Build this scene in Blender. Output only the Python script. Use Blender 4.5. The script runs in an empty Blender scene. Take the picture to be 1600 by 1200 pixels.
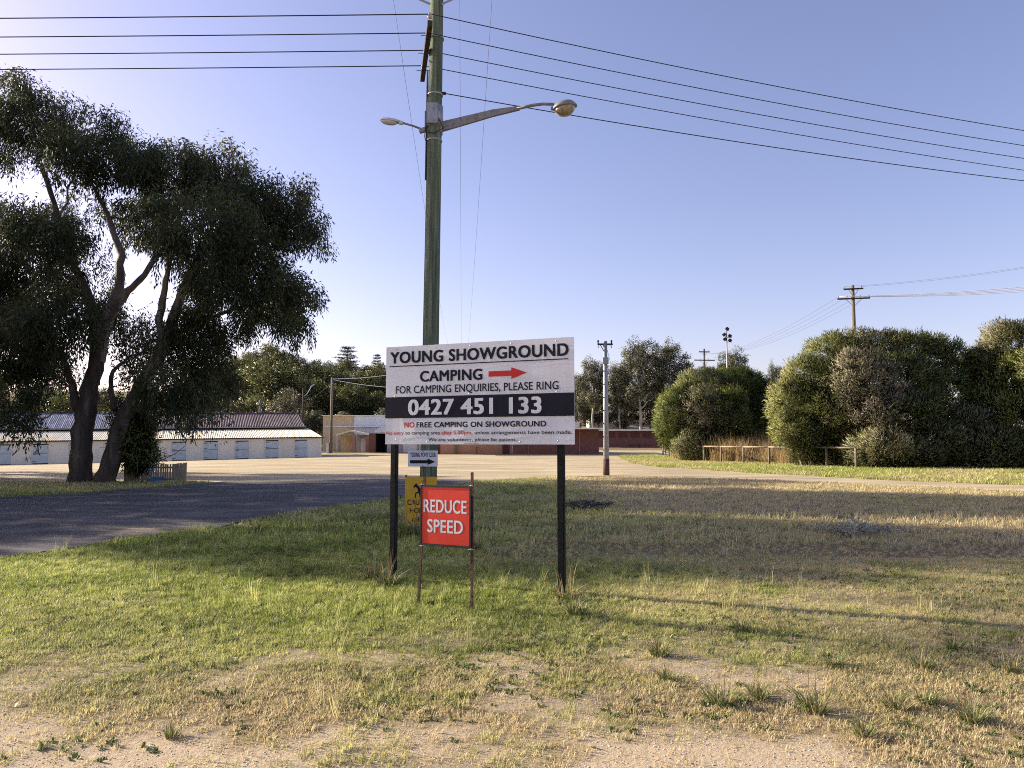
import bpy, bmesh, math, random
import numpy as np
from mathutils import Vector, Matrix
from mathutils.geometry import delaunay_2d_cdt

R = math.radians
scene = bpy.context.scene
col = scene.collection
random.seed(7)
rng = np.random.default_rng(11)

# ------------------------------------------------------------------ camera, sky, sun, exposure
CAM_H, FOC, HORIZON = 1.7, 1155.0, 691.0
PITCH = math.atan((HORIZON - 600.0) / FOC)
cam_d = bpy.data.cameras.new('camera')
cam = bpy.data.objects.new('camera', cam_d)
col.objects.link(cam)
cam.location = (0, 0, CAM_H)
cam.rotation_euler = (math.pi / 2 + PITCH, 0, 0)
cam_d.sensor_width = 36.0
cam_d.lens = 36.0 * FOC / 1600.0
cam_d.clip_start = 0.05
cam_d.clip_end = 8000
scene.camera = cam

SUN_EL, SUN_AZ = R(20.5), R(-70.0)          # azimuth measured from +Y (view axis) towards +X
to_sun = Vector((math.sin(SUN_AZ) * math.cos(SUN_EL), math.cos(SUN_AZ) * math.cos(SUN_EL), math.sin(SUN_EL)))
world = bpy.data.worlds.new('World')
scene.world = world
world.use_nodes = True
wn, wl = world.node_tree.nodes, world.node_tree.links
bg = wn['Background']
sky = wn.new('ShaderNodeTexSky')
sky.sky_type = 'NISHITA'
sky.sun_disc = False
sky.sun_elevation = SUN_EL
sky.sun_rotation = SUN_AZ
sky.air_density = 1.0
sky.dust_density = 1.2
sky.ozone_density = 2.5
tint = wn.new('ShaderNodeMix'); tint.data_type = 'RGBA'; tint.blend_type = 'MULTIPLY'
tint.inputs['Factor'].default_value = 1.0
tint.inputs['B'].default_value = (1.31, 0.99, 1.05, 1)
wl.new(sky.outputs['Color'], tint.inputs['A'])
wl.new(tint.outputs['Result'], bg.inputs['Color'])
bg.inputs['Strength'].default_value = 0.090
sun_d = bpy.data.lights.new('sun', 'SUN')
sun = bpy.data.objects.new('sun', sun_d)
col.objects.link(sun)
sun_d.energy = 5.0
sun_d.angle = R(0.55)
sun_d.color = (1.0, 0.86, 0.68)
sun.rotation_euler = to_sun.to_track_quat('Z', 'Y').to_euler()
sun.location = (-30, 10, 30)
scene.view_settings.view_transform = 'Standard'
scene.view_settings.look = 'None'
scene.view_settings.exposure = 1.28
scene.view_settings.gamma = 1.0
scene.view_settings.use_curve_mapping = False
scene.render.engine = 'CYCLES'
scene.cycles.use_denoising = False
scene.cycles.filter_width = 1.0
scene.cycles.max_bounces = 6
scene.cycles.diffuse_bounces = 3
scene.cycles.transmission_bounces = 4
scene.cycles.transparent_max_bounces = 4

# ------------------------------------------------------------------ pixel helpers (1600x1200 photo pixels)
FW = Vector((0, math.cos(PITCH), math.sin(PITCH)))
UPV = Vector((0, -math.sin(PITCH), math.cos(PITCH)))
def ray(px, py):
    return FW + Vector((1, 0, 0)) * ((px - 800.0) / FOC) + UPV * ((600.0 - py) / FOC)
def at(px, py, Y):
    d = ray(px, py)
    return Vector((0, 0, CAM_H)) + d * (Y / d.y)
def gp(px, py, z=0.0):
    d = ray(px, py)
    return Vector((0, 0, CAM_H)) + d * ((z - CAM_H) / d.z)
def sm(t):
    t = np.clip(t, 0, 1)
    return t * t * (3 - 2 * t)
def H(x, y):
    x = np.asarray(x, float); y = np.asarray(y, float)
    z = -0.6 * np.clip((-x - 20) / 30, 0, 1) * sm((y - 36) / 36) * (1 - sm((y - 100) / 40))
    z = z + 0.03 * np.clip(y - 97, 0, 35)
    z = z + 17.0 * sm((y - 128) / 115) * (0.30 + 0.70 * sm((70 - x) / 90))
    return z
def Hf(x, y):
    return float(H(x, y))

# value noise
def vnoise(x, y, scale, seed=0):
    x = np.asarray(x, float) / scale; y = np.asarray(y, float) / scale
    xi = np.floor(x).astype(np.int64); yi = np.floor(y).astype(np.int64)
    fx = x - xi; fy = y - yi
    fx = fx * fx * (3 - 2 * fx); fy = fy * fy * (3 - 2 * fy)
    def h(a, b):
        n = (a * 374761393 + b * 668265263 + seed * 982451653) & 0x7fffffff
        n = ((n ^ (n >> 13)) * 1274126177) & 0x7fffffff
        return ((n ^ (n >> 16)) & 0xffff) / 65535.0
    a = h(xi, yi); b = h(xi + 1, yi); c = h(xi, yi + 1); d = h(xi + 1, yi + 1)
    return (a * (1 - fx) + b * fx) * (1 - fy) + (c * (1 - fx) + d * fx) * fy
def fbm(x, y, scale, seed=0, o=4):
    s = 0; a = 0.5; t = 0
    for i in range(o):
        s = s + a * vnoise(x, y, scale / 2 ** i, seed + i * 17); t += a; a *= 0.5
    return s / t

# ------------------------------------------------------------------ materials
def nodes_of(m):
    m.use_nodes = True
    return m.node_tree.nodes, m.node_tree.links, m.node_tree.nodes['Principled BSDF']
def ramp(n, stops):
    r = n.new('ShaderNodeValToRGB')
    e = r.color_ramp.elements
    while len(e) < len(stops): e.new(0.5)
    for i, (p, c) in enumerate(stops):
        e[i].position = p; e[i].color = (*c, 1)
    return r
def mat(name, c, rough=0.7, metal=0.0, var=0.15, scale=8.0, bump=0.0, bscale=40.0, spec=0.4, streak=None, rnd=0.0):
    """procedural material: base colour broken up by noise, fine bump"""
    m = bpy.data.materials.new(name)
    n, l, b = nodes_of(m)
    b.inputs['Roughness'].default_value = rough
    b.inputs['Metallic'].default_value = metal
    b.inputs['Specular IOR Level'].default_value = spec
    tc = n.new('ShaderNodeTexCoord')
    mp = n.new('ShaderNodeMapping')
    if streak: mp.inputs['Scale'].default_value = streak
    l.new(tc.outputs['Object'], mp.inputs['Vector'])
    nz = n.new('ShaderNodeTexNoise'); nz.inputs['Scale'].default_value = scale; nz.inputs['Detail'].default_value = 6
    l.new(mp.outputs['Vector'], nz.inputs['Vector'])
    lo = [max(0, v * (1 - var * 1.6)) for v in c]; hi = [min(1, v * (1 + var * 1.3)) for v in c]
    r = ramp(n, [(0.25, lo), (0.5, c), (0.78, hi)])
    l.new(nz.outputs['Fac'], r.inputs['Fac'])
    out = r.outputs['Color']
    if rnd:
        oi = n.new('ShaderNodeObjectInfo')
        hs = n.new('ShaderNodeHueSaturation')
        mr = n.new('ShaderNodeMapRange'); mr.inputs['To Min'].default_value = 1 - rnd; mr.inputs['To Max'].default_value = 1 + rnd
        l.new(oi.outputs['Random'], mr.inputs['Value']); l.new(mr.outputs['Result'], hs.inputs['Value'])
        l.new(out, hs.inputs['Color']); out = hs.outputs['Color']
    l.new(out, b.inputs['Base Color'])
    if bump:
        nb = n.new('ShaderNodeTexNoise'); nb.inputs['Scale'].default_value = bscale; nb.inputs['Detail'].default_value = 4
        l.new(mp.outputs['Vector'], nb.inputs['Vector'])
        bp = n.new('ShaderNodeBump'); bp.inputs['Strength'].default_value = bump; bp.inputs['Distance'].default_value = 0.02
        l.new(nb.outputs['Fac'], bp.inputs['Height']); l.new(bp.outputs['Normal'], b.inputs['Normal'])
    return m
def leaf_mat(name, dark, mid, light, dead=(0.15, 0.125, 0.09), trans=0.3, rough=0.5, spec=0.35, inst=False):
    m = bpy.data.materials.new(name)
    n, l, b = nodes_of(m)
    a = n.new('ShaderNodeAttribute'); a.attribute_name = 'tone'
    d = n.new('ShaderNodeAttribute'); d.attribute_name = 'dead'
    if inst:
        a.attribute_type = 'INSTANCER'; d.attribute_type = 'INSTANCER'
    r = ramp(n, [(0.0, dark), (0.5, mid), (1.0, light)])
    l.new(a.outputs['Fac'], r.inputs['Fac'])
    mx = n.new('ShaderNodeMix'); mx.data_type = 'RGBA'
    l.new(d.outputs['Fac'], mx.inputs['Factor']); l.new(r.outputs['Color'], mx.inputs['A'])
    mx.inputs['B'].default_value = (*dead, 1)
    l.new(mx.outputs['Result'], b.inputs['Base Color'])
    b.inputs['Roughness'].default_value = rough
    b.inputs['Specular IOR Level'].default_value = spec
    t = n.new('ShaderNodeBsdfTranslucent')
    l.new(mx.outputs['Result'], t.inputs['Color'])
    ms = n.new('ShaderNodeMixShader'); ms.inputs['Fac'].default_value = trans
    l.new(b.outputs['BSDF'], ms.inputs[1]); l.new(t.outputs['BSDF'], ms.inputs[2])
    l.new(ms.outputs['Shader'], n['Material Output'].inputs['Surface'])
    return m
def bark_mat(name, c1, c2, c3, sc=3.0, stretch=(1, 1, 0.18)):
    m = bpy.data.materials.new(name)
    n, l, b = nodes_of(m)
    b.inputs['Roughness'].default_value = 0.9
    tc = n.new('ShaderNodeTexCoord'); mp = n.new('ShaderNodeMapping'); mp.inputs['Scale'].default_value = stretch
    l.new(tc.outputs['Object'], mp.inputs['Vector'])
    nz = n.new('ShaderNodeTexNoise'); nz.inputs['Scale'].default_value = sc; nz.inputs['Detail'].default_value = 8; nz.inputs['Roughness'].default_value = 0.65
    l.new(mp.outputs['Vector'], nz.inputs['Vector'])
    r = ramp(n, [(0.3, c1), (0.52, c2), (0.75, c3)])
    l.new(nz.outputs['Fac'], r.inputs['Fac']); l.new(r.outputs['Color'], b.inputs['Base Color'])
    nb = n.new('ShaderNodeTexNoise'); nb.inputs['Scale'].default_value = sc * 5; nb.inputs['Detail'].default_value = 6
    l.new(mp.outputs['Vector'], nb.inputs['Vector'])
    bp = n.new('ShaderNodeBump'); bp.inputs['Strength'].default_value = 0.8; bp.inputs['Distance'].default_value = 0.05
    l.new(nb.outputs['Fac'], bp.inputs['Height']); l.new(bp.outputs['Normal'], b.inputs['Normal'])
    return m

M = {}
M['sign_white'] = mat('sign_white', (0.64, 0.67, 0.72), 0.5, var=0.07, scale=2.5, spec=0.25, streak=(1.5, 1, 0.4))
M['ink_dark'] = mat('ink_dark', (0.016, 0.018, 0.028), 0.7, var=0.1, spec=0.1)
M['ink_red'] = mat('ink_red', (0.50, 0.035, 0.03), 0.6, var=0.08, spec=0.15)
M['ink_grey'] = mat('ink_grey', (0.05, 0.05, 0.058), 0.6, var=0.05, spec=0.1)
M['post_black'] = mat('post_black', (0.010, 0.012, 0.012), 0.65, var=0.5, scale=25, bump=0.1, spec=0.15)
M['sign_red'] = mat('sign_red', (0.62, 0.035, 0.02), 0.35, var=0.08, scale=2.5, spec=0.5)
M['rust'] = mat('rust', (0.085, 0.045, 0.032), 0.85, var=0.5, scale=18, bump=0.3, bscale=90)
M['black_paint'] = mat('black_paint', (0.015, 0.014, 0.016), 0.45, var=0.3)
M['sign_yellow'] = mat('sign_yellow', (0.62, 0.36, 0.02), 0.5, var=0.1, scale=5)
M['screw'] = mat('screw', (0.45, 0.46, 0.48), 0.35, metal=0.7, var=0.1)
M['sticker'] = mat('sticker', (0.80, 0.80, 0.83), 0.35, var=0.03)
M['pole_green'] = bark_mat('pole_green', (0.05, 0.07, 0.045), (0.125, 0.165, 0.105), (0.32, 0.35, 0.26), 7.0, (3, 3, 0.10))
M['timber_dark'] = bark_mat('timber_dark', (0.02, 0.017, 0.014), (0.045, 0.036, 0.028), (0.09, 0.075, 0.06), 5.0, (2, 2, 0.3))
M['timber_grey'] = bark_mat('timber_grey', (0.10, 0.085, 0.062), (0.19, 0.165, 0.125), (0.30, 0.26, 0.20), 5.0, (3, 3, 0.15))
M['galv'] = mat('galvanised_steel', (0.30, 0.31, 0.33), 0.5, metal=0.4, var=0.2, scale=12)
M['lamp_grey'] = mat('lamp_grey', (0.20, 0.20, 0.20), 0.5, var=0.25, scale=14)
M['lamp_pale'] = mat('lamp_pale', (0.52, 0.53, 0.55), 0.4, var=0.1, scale=14)
M['lamp_bowl'] = mat('lamp_bowl', (0.34, 0.29, 0.20), 0.2, var=0.3, scale=20, spec=0.6)
M['lamp_glass'] = mat('lamp_glass', (0.50, 0.50, 0.48), 0.15, var=0.15, scale=20, spec=0.6)
M['wire'] = mat('wire', (0.018, 0.018, 0.022), 0.6, var=0.1)
M['wire_pale_glint'] = mat('wire_pale_glint', (0.88, 0.88, 0.87), 0.35, metal=0.1, var=0.03, spec=0.8)  # sun glint painted in as a near-white wire colour
M['porcelain'] = mat('porcelain', (0.35, 0.33, 0.30), 0.2, var=0.1)
M['cream_wall'] = mat('cream_wall', (0.82, 0.76, 0.64), 0.75, var=0.08, scale=1.2, streak=(1, 1, 0.3))
M['cream_roof'] = mat('cream_roof', (0.80, 0.73, 0.53), 0.6, var=0.07, scale=1.0, rnd=0.08)
M['door_blue'] = mat('door_blue', (0.52, 0.57, 0.59), 0.6, var=0.1, scale=2)
M['dark_gap'] = mat('dark_gap', (0.012, 0.011, 0.010), 0.9)
M['fascia'] = mat('fascia', (0.075, 0.04, 0.035), 0.8, var=0.2)
M['gutter'] = mat('gutter', (0.34, 0.33, 0.31), 0.5, var=0.2)
M['tan_wall'] = mat('tan_wall', (0.58, 0.46, 0.30), 0.7, var=0.06, scale=1)
M['white_wall'] = mat('white_wall', (0.70, 0.72, 0.74), 0.6, var=0.05, scale=1)
M['concrete'] = mat('concrete', (0.42, 0.41, 0.38), 0.85, var=0.12, scale=2)
M['roof_grey'] = mat('roof_grey', (0.15, 0.155, 0.17), 0.7, var=0.1, scale=1)
M['window'] = mat('window', (0.03, 0.035, 0.04), 0.1, spec=0.8)
M['maroon'] = mat('maroon', (0.10, 0.028, 0.030), 0.6, var=0.1)
M['slat'] = bark_mat('slat', (0.15, 0.12, 0.085), (0.26, 0.215, 0.155), (0.38, 0.32, 0.24), 5.0, (3, 3, 0.2))
M['blue_tub'] = mat('blue_tub', (0.03, 0.10, 0.30), 0.45, var=0.15)
M['blue_sign'] = mat('blue_sign', (0.03, 0.12, 0.45), 0.4, var=0.05)
M['bark_gum'] = bark_mat('bark_gum', (0.022, 0.017, 0.014), (0.065, 0.050, 0.040), (0.17, 0.14, 0.115), 2.5, (1.5, 1.5, 0.25))
M['bark_limb'] = bark_mat('bark_limb', (0.07, 0.055, 0.045), (0.20, 0.165, 0.135), (0.36, 0.31, 0.26), 2.0, (1.2, 1.2, 0.25))
M['bark_pale'] = bark_mat('bark_pale', (0.16, 0.14, 0.12), (0.36, 0.33, 0.29), (0.52, 0.49, 0.45), 1.2, (1, 1, 0.3))
M['bark_far'] = bark_mat('bark_far', (0.05, 0.042, 0.035), (0.13, 0.11, 0.09), (0.24, 0.21, 0.18), 1.2, (1, 1, 0.3))
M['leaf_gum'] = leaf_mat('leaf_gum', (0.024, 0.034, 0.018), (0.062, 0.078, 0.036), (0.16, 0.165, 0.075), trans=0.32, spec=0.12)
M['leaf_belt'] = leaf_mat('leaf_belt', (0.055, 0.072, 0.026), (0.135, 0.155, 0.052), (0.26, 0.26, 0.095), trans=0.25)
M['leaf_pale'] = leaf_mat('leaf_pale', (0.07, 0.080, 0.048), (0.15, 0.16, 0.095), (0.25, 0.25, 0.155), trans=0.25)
M['leaf_cedar'] = leaf_mat('leaf_cedar', (0.018, 0.028, 0.018), (0.035, 0.05, 0.03), (0.06, 0.08, 0.045), trans=0.1)
M['leaf_bush'] = leaf_mat('leaf_bush', (0.050, 0.078, 0.018), (0.13, 0.175, 0.034), (0.27, 0.29, 0.075), dead=(0.29, 0.25, 0.185), trans=0.3)
M['grass'] = leaf_mat('grass', (0.10, 0.15, 0.022), (0.32, 0.38, 0.075), (0.64, 0.65, 0.23), dead=(0.62, 0.52, 0.30), trans=0.42, inst=True)
M['tussock'] = leaf_mat('tussock', (0.06, 0.10, 0.022), (0.12, 0.175, 0.04), (0.26, 0.30, 0.11), dead=(0.38, 0.31, 0.17), trans=0.3)
M['straw'] = leaf_mat('straw', (0.26, 0.18, 0.075), (0.42, 0.31, 0.14), (0.56, 0.45, 0.24), trans=0.35)
M['dead_leaf'] = leaf_mat('dead_leaf', (0.05, 0.05, 0.035), (0.15, 0.155, 0.11), (0.36, 0.37, 0.29), trans=0.15)

def brick_mat(name, c1, c2, mortar):
    m = bpy.data.materials.new(name)
    n, l, b = nodes_of(m)
    b.inputs['Roughness'].default_value = 0.85
    tc = n.new('ShaderNodeTexCoord')
    sx = n.new('ShaderNodeSeparateXYZ'); l.new(tc.outputs['Object'], sx.inputs[0])
    ad = n.new('ShaderNodeMath'); ad.operation = 'ADD'
    l.new(sx.outputs['X'], ad.inputs[0]); l.new(sx.outputs['Y'], ad.inputs[1])
    cx = n.new('ShaderNodeCombineXYZ'); l.new(ad.outputs[0], cx.inputs['X']); l.new(sx.outputs['Z'], cx.inputs['Y'])
    br = n.new('ShaderNodeTexBrick')
    br.inputs['Scale'].default_value = 1.0; br.inputs['Brick Width'].default_value = 0.24; br.inputs['Row Height'].default_value = 0.086
    br.inputs['Mortar Size'].default_value = 0.008
    br.inputs['Color1'].default_value = (*c1, 1); br.inputs['Color2'].default_value = (*c2, 1); br.inputs['Mortar'].default_value = (*mortar, 1)
    l.new(cx.outputs[0], br.inputs['Vector'])
    nz = n.new('ShaderNodeTexNoise'); nz.inputs['Scale'].default_value = 0.8; nz.inputs['Detail'].default_value = 5
    l.new(tc.outputs['Object'], nz.inputs['Vector'])
    mr = n.new('ShaderNodeMapRange'); mr.inputs['To Min'].default_value = 0.75; mr.inputs['To Max'].default_value = 1.2
    l.new(nz.outputs['Fac'], mr.inputs['Value'])
    hs = n.new('ShaderNodeHueSaturation'); l.new(br.outputs['Color'], hs.inputs['Color']); l.new(mr.outputs['Result'], hs.inputs['Value'])
    l.new(hs.outputs['Color'], b.inputs['Base Color'])
    return m
M['brick'] = brick_mat('brick_orange', (0.52, 0.235, 0.145), (0.45, 0.19, 0.115), (0.50, 0.40, 0.32))
M['brick_dark'] = brick_mat('brick_red_and_shade', (0.22, 0.075, 0.055), (0.17, 0.055, 0.042), (0.20, 0.14, 0.12))  # dark red brick; also the painted-in shade of the hall wing

def rust_roof(name, base, streak_c, amount):
    m = bpy.data.materials.new(name)
    n, l, b = nodes_of(m)
    b.inputs['Roughness'].default_value = 0.65
    tc = n.new('ShaderNodeTexCoord'); mp = n.new('ShaderNodeMapping'); mp.inputs['Scale'].default_value = (2.2, 0.25, 0.25)
    l.new(tc.outputs['Object'], mp.inputs['Vector'])
    oi = n.new('ShaderNodeObjectInfo')
    ad = n.new('ShaderNodeVectorMath'); ad.operation = 'ADD'
    cb = n.new('ShaderNodeCombineXYZ')
    mu = n.new('ShaderNodeMath'); mu.operation = 'MULTIPLY'; mu.inputs[1].default_value = 50
    l.new(oi.outputs['Random'], mu.inputs[0]); l.new(mu.outputs[0], cb.inputs['X']); l.new(mu.outputs[0], cb.inputs['Z'])
    l.new(mp.outputs['Vector'], ad.inputs[0]); l.new(cb.outputs[0], ad.inputs[1])
    nz = n.new('ShaderNodeTexNoise'); nz.inputs['Scale'].default_value = 2.0; nz.inputs['Detail'].default_value = 6; nz.inputs['Roughness'].default_value = 0.7
    l.new(ad.outputs[0], nz.inputs['Vector'])
    r = ramp(n, [(amount, base), (amount + 0.14, streak_c)])
    l.new(nz.outputs['Fac'], r.inputs['Fac'])
    hs = n.new('ShaderNodeHueSaturation')
    mr = n.new('ShaderNodeMapRange'); mr.inputs['To Min'].default_value = 0.75; mr.inputs['To Max'].default_value = 1.25
    l.new(oi.outputs['Random'], mr.inputs['Value']); l.new(mr.outputs['Result'], hs.inputs['Value'])
    l.new(r.outputs['Color'], hs.inputs['Color']); l.new(hs.outputs['Color'], b.inputs['Base Color'])
    return m
M['roof_rust'] = rust_roof('roof_rusty', (0.085, 0.042, 0.048), (0.30, 0.25, 0.25), 0.52)
M['roof_zinc'] = rust_roof('roof_zinc', (0.22, 0.22, 0.25), (0.46, 0.46, 0.49), 0.48)

# ------------------------------------------------------------------ mesh helpers
class MB:
    def __init__(s): s.v = []; s.f = []
    def add(s, vs, fs):
        o = len(s.v); s.v += [tuple(v) for v in vs]; s.f += [tuple(i + o for i in f) for f in fs]; return s
    def box(s, c, d, m=None):
        vs = []
        for dz in (-.5, .5):
            for dx, dy in ((-.5, -.5), (.5, -.5), (.5, .5), (-.5, .5)):
                p = Vector((dx * d[0], dy * d[1], dz * d[2]))
                if m is not None: p = m @ p
                vs.append(p + Vector(c))
        return s.add(vs, [(3, 2, 1, 0), (4, 5, 6, 7), (0, 1, 5, 4), (1, 2, 6, 5), (2, 3, 7, 6), (3, 0, 4, 7)])
    def beam(s, a, b, w, h, up=(0, 0, 1)):
        a, b = Vector(a), Vector(b); d = (b - a).normalized()
        x = d.cross(Vector(up))
        if x.length < 1e-4: x = d.cross(Vector((1, 0, 0)))
        x.normalize(); u = x.cross(d)
        vs = [p + x * (sx * w / 2) + u * (su * h / 2) for p in (a, b) for sx, su in ((-1, -1), (1, -1), (1, 1), (-1, 1))]
        return s.add(vs, [(3, 2, 1, 0), (4, 5, 6, 7), (0, 1, 5, 4), (1, 2, 6, 5), (2, 3, 7, 6), (3, 0, 4, 7)])
    def tube(s, pts, rad, n=8, caps=True):
        pts = [Vector(p) for p in pts]
        if not hasattr(rad, '__len__'): rad = [rad] * len(pts)
        vs = []; fs = []
        for i, p in enumerate(pts):
            d = (pts[min(i + 1, len(pts) - 1)] - pts[max(i - 1, 0)])
            d = d.normalized() if d.length > 1e-9 else Vector((0, 0, 1))
            a = Vector((1, 0, 0)) if abs(d.x) < 0.8 else Vector((0, 1, 0))
            x = d.cross(a).normalized(); y = d.cross(x)
            for k in range(n):
                t = 2 * math.pi * k / n
                vs.append(p + (x * math.cos(t) + y * math.sin(t)) * rad[i])
        for i in range(len(pts) - 1):
            for k in range(n):
                k2 = (k + 1) % n
                fs.append((i * n + k, i * n + k2, (i + 1) * n + k2, (i + 1) * n + k))
        if caps:
            fs.append(tuple(range(n))[::-1]); fs.append(tuple((len(pts) - 1) * n + k for k in range(n)))
        return s.add(vs, fs)
    def lathe(s, prof, n=16, c=(0, 0, 0), sx=1.0, sy=1.0):
        vs = []; fs = []; c = Vector(c)
        for r, z in prof:
            for k in range(n):
                t = 2 * math.pi * k / n
                vs.append(c + Vector((r * math.cos(t) * sx, r * math.sin(t) * sy, z)))
        for i in range(len(prof) - 1):
            for k in range(n):
                k2 = (k + 1) % n
                fs.append((i * n + k, i * n + k2, (i + 1) * n + k2, (i + 1) * n + k))
        fs.append(tuple(range(n))[::-1]); fs.append(tuple((len(prof) - 1) * n + k for k in range(n)))
        return s.add(vs, fs)
    def build(s, name, m, parent=None, smooth=False, bevel=0.0):
        me = bpy.data.meshes.new(name)
        me.from_pydata(s.v, [], s.f)
        bm = bmesh.new(); bm.from_mesh(me)
        bmesh.ops.recalc_face_normals(bm, faces=bm.faces)
        if bevel:
            bmesh.ops.bevel(bm, geom=[e for e in bm.edges if e.is_manifold and e.calc_face_angle(0) > 0.6], offset=bevel, segments=2, affect='EDGES')
        bm.to_mesh(me); bm.free()
        if smooth:
            me.polygons.foreach_set('use_smooth', [True] * len(me.polygons))
        return link(name, me, m, parent)
def link(name, me, m=None, parent=None):
    o = bpy.data.objects.new(name, me)
    if m is not None and me is not None:
        me.materials.clear(); me.materials.append(M[m] if isinstance(m, str) else m)
    col.objects.link(o)
    if parent is not None: o.parent = parent
    return o
def tag(o, label, cat, group=None, kind=None):
    if label: o['label'] = label
    if cat: o['category'] = cat
    if group: o['group'] = group
    if kind: o['kind'] = kind
    return o
def thing(name, label, cat, loc=(0, 0, 0), rz=0.0, group=None):
    o = bpy.data.objects.new(name, None)
    o.empty_display_size = 0.2
    col.objects.link(o)
    o.location = loc; o.rotation_euler = (0, 0, rz)
    return tag(o, label, cat, group)
def copy_tree(o, parent=None):
    c = o.copy(); col.objects.link(c); c.parent = parent
    for ch in list(o.children): copy_tree(ch, c)
    return c
def npmesh(name, V, F, attrs=None, smooth=False, nrm=None):
    V = np.asarray(V, np.float32); F = np.asarray(F, np.int32)
    k = F.shape[1]
    me = bpy.data.meshes.new(name)
    me.vertices.add(len(V)); me.vertices.foreach_set('co', V.ravel())
    me.loops.add(F.size); me.loops.foreach_set('vertex_index', F.ravel())
    me.polygons.add(len(F)); me.polygons.foreach_set('loop_start', np.arange(len(F), dtype=np.int32) * k)
    for a, v in (attrs or {}).items():
        at_ = me.attributes.new(a, 'FLOAT', 'POINT'); at_.data.foreach_set('value', np.asarray(v, np.float32))
    me.update(calc_edges=True); me.validate()
    if smooth or nrm is not None: me.polygons.foreach_set('use_smooth', np.ones(len(F), dtype=bool))
    if nrm is not None: me.normals_split_custom_set_from_vertices(np.asarray(nrm, np.float32))
    return me

# ------------------------------------------------------------------ foliage
def unit(a):
    return a / np.maximum(np.linalg.norm(a, axis=1, keepdims=True), 1e-9)
def leaf_cloud(cent, n, rad, L, W, bias, tone, dead, g, jit=0.14, squash=1.0, jl=0.35, out=None):
    """n leaves round every clump centre; bias = (k,3) direction the leaves lean to"""
    k = len(cent)
    c = np.repeat(cent, n, 0)
    off = unit(g.normal(size=(k * n, 3))) * (g.random((k * n, 1)) ** 0.5)
    off[:, 2] *= squash
    p = c + off * np.repeat(np.broadcast_to(rad, (k,)), n)[:, None]
    d = unit(g.normal(size=(k * n, 3)) * 0.55 + np.repeat(bias, n, 0) + off * 0.35)
    s = unit(np.cross(d, g.normal(size=(k * n, 3))))
    l = L * (1 + jl * (g.random((k * n, 1)) * 2 - 1)); w = W * (1 + 0.3 * (g.random((k * n, 1)) * 2 - 1))
    V = np.stack([p, p + d * l * .45 + s * w * .5, p + d * l, p + d * l * .45 - s * w * .5], 1).reshape(-1, 3)
    F = np.arange(k * n * 4).reshape(-1, 4)
    t = np.clip(np.repeat(tone, n) + g.normal(size=k * n) * jit, 0, 1)
    dd = np.clip(np.repeat(dead, n) + g.normal(size=k * n) * 0.08, 0, 1)
    if out is not None:                                   # soft shading normals: mostly the lie of the clump, a little of the leaf
        fn = np.cross(d, s); o3 = np.repeat(out, n, 0)
        fn = fn * np.sign((fn * o3).sum(1, keepdims=True) + 1e-6)
        nr = unit(o3 * 0.8 + fn * 0.45 + off * 0.35)
        return V, F, np.repeat(t, 4), np.repeat(dd, 4), np.repeat(nr, 4, 0)
    return V, F, np.repeat(t, 4), np.repeat(dd, 4)
def lobe_points(c, r, n, g, shell=0.55):
    """points in an ellipsoid, biased to its skin, broken up by noise"""
    d = unit(g.normal(size=(n, 3)))
    rr = shell + (1 - shell) * g.random((n, 1)) ** 0.6
    wob = 0.82 + 0.36 * fbm(d[:, 0] * 3 + c[0], d[:, 1] * 3 + d[:, 2] * 2.3 + c[2], 1.0, 5)[:, None]
    return np.asarray(c)[None] + d * rr * wob * np.asarray(r)[None], d
def branch(mb, a, b, r0, r1, g, seg=4, wob=0.12, n=6, sag=0.0):
    a = np.asarray(a, float); b = np.asarray(b, float); L = np.linalg.norm(b - a)
    pts = []
    for i in range(seg + 1):
        t = i / seg
        p = a + (b - a) * t
        if 0 < i < seg: p = p + g.normal(size=3) * L * wob * 0.3
        p[2] += sag * L * math.sin(math.pi * t)
        pts.append(p)
    mb.tube(pts, [r0 + (r1 - r0) * i / seg for i in range(seg + 1)], n, caps=False)

# ------------------------------------------------------------------ the ground
def lawn_masks(x, y):
    """bare soil / green amount of the lawn, used for the sheet and for the blades"""
    d = y
    n1 = fbm(x, y, 1.6, 3); n2 = fbm(x, y, 0.5, 9); n3 = fbm(x, y, 4.0, 21)
    bare = sm((4.85 + 0.35 * sm((-x - 0.8) / 2.0) - 0.12 * np.abs(x - 0.5) * 0 + (n1 - 0.5) * 1.9 + (n2 - 0.5) * 1.5 - d) / 0.8)
    bare = np.maximum(bare, 0.75 * sm((n2 * 0.6 + n1 * 0.5 - 0.60) / 0.10) * sm((7.6 - d) / 2.0))
    bare = np.maximum(bare, 0.55 * sm((n1 * 0.7 + n2 * 0.4 - 0.62) / 0.10) * sm((x + 0.5) / 4) * sm((24 - d) / 8))
    green = 0.62 + (n3 - 0.5) * 0.9 + (n1 - 0.5) * 0.55 - 0.24 * sm((x - 0.6) / 4.0) + 0.34 * sm((d - 6.2) / 2.0) * sm((0.8 - x) / 2.5) * sm((17 - d) / 4)
    green = green - 0.38 * sm((6.6 - d) / 1.8) - 0.10 * sm((d - 17) / 8) - 0.28 * sm((d - 10) / 6) * sm((x - 1.0) / 4)
    return np.clip(bare, 0, 1), np.clip(green, 0, 1)
def axis(lo, hi, fine, f0, f1, grow=1.12, maxs=400):
    a = list(np.arange(f0, f1 + 1e-6, fine)); s = fine; v = a[-1]
    while v < hi: s = min(s * grow, maxs); v += s; a.append(v)
    s = fine; v = a[0]; pre = []
    while v > lo: s = min(s * grow, maxs); v -= s; pre.append(v)
    return np.array(pre[::-1] + a)
gx = axis(-3000, 3000, 0.13, -9, 10, 1.05)
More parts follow.
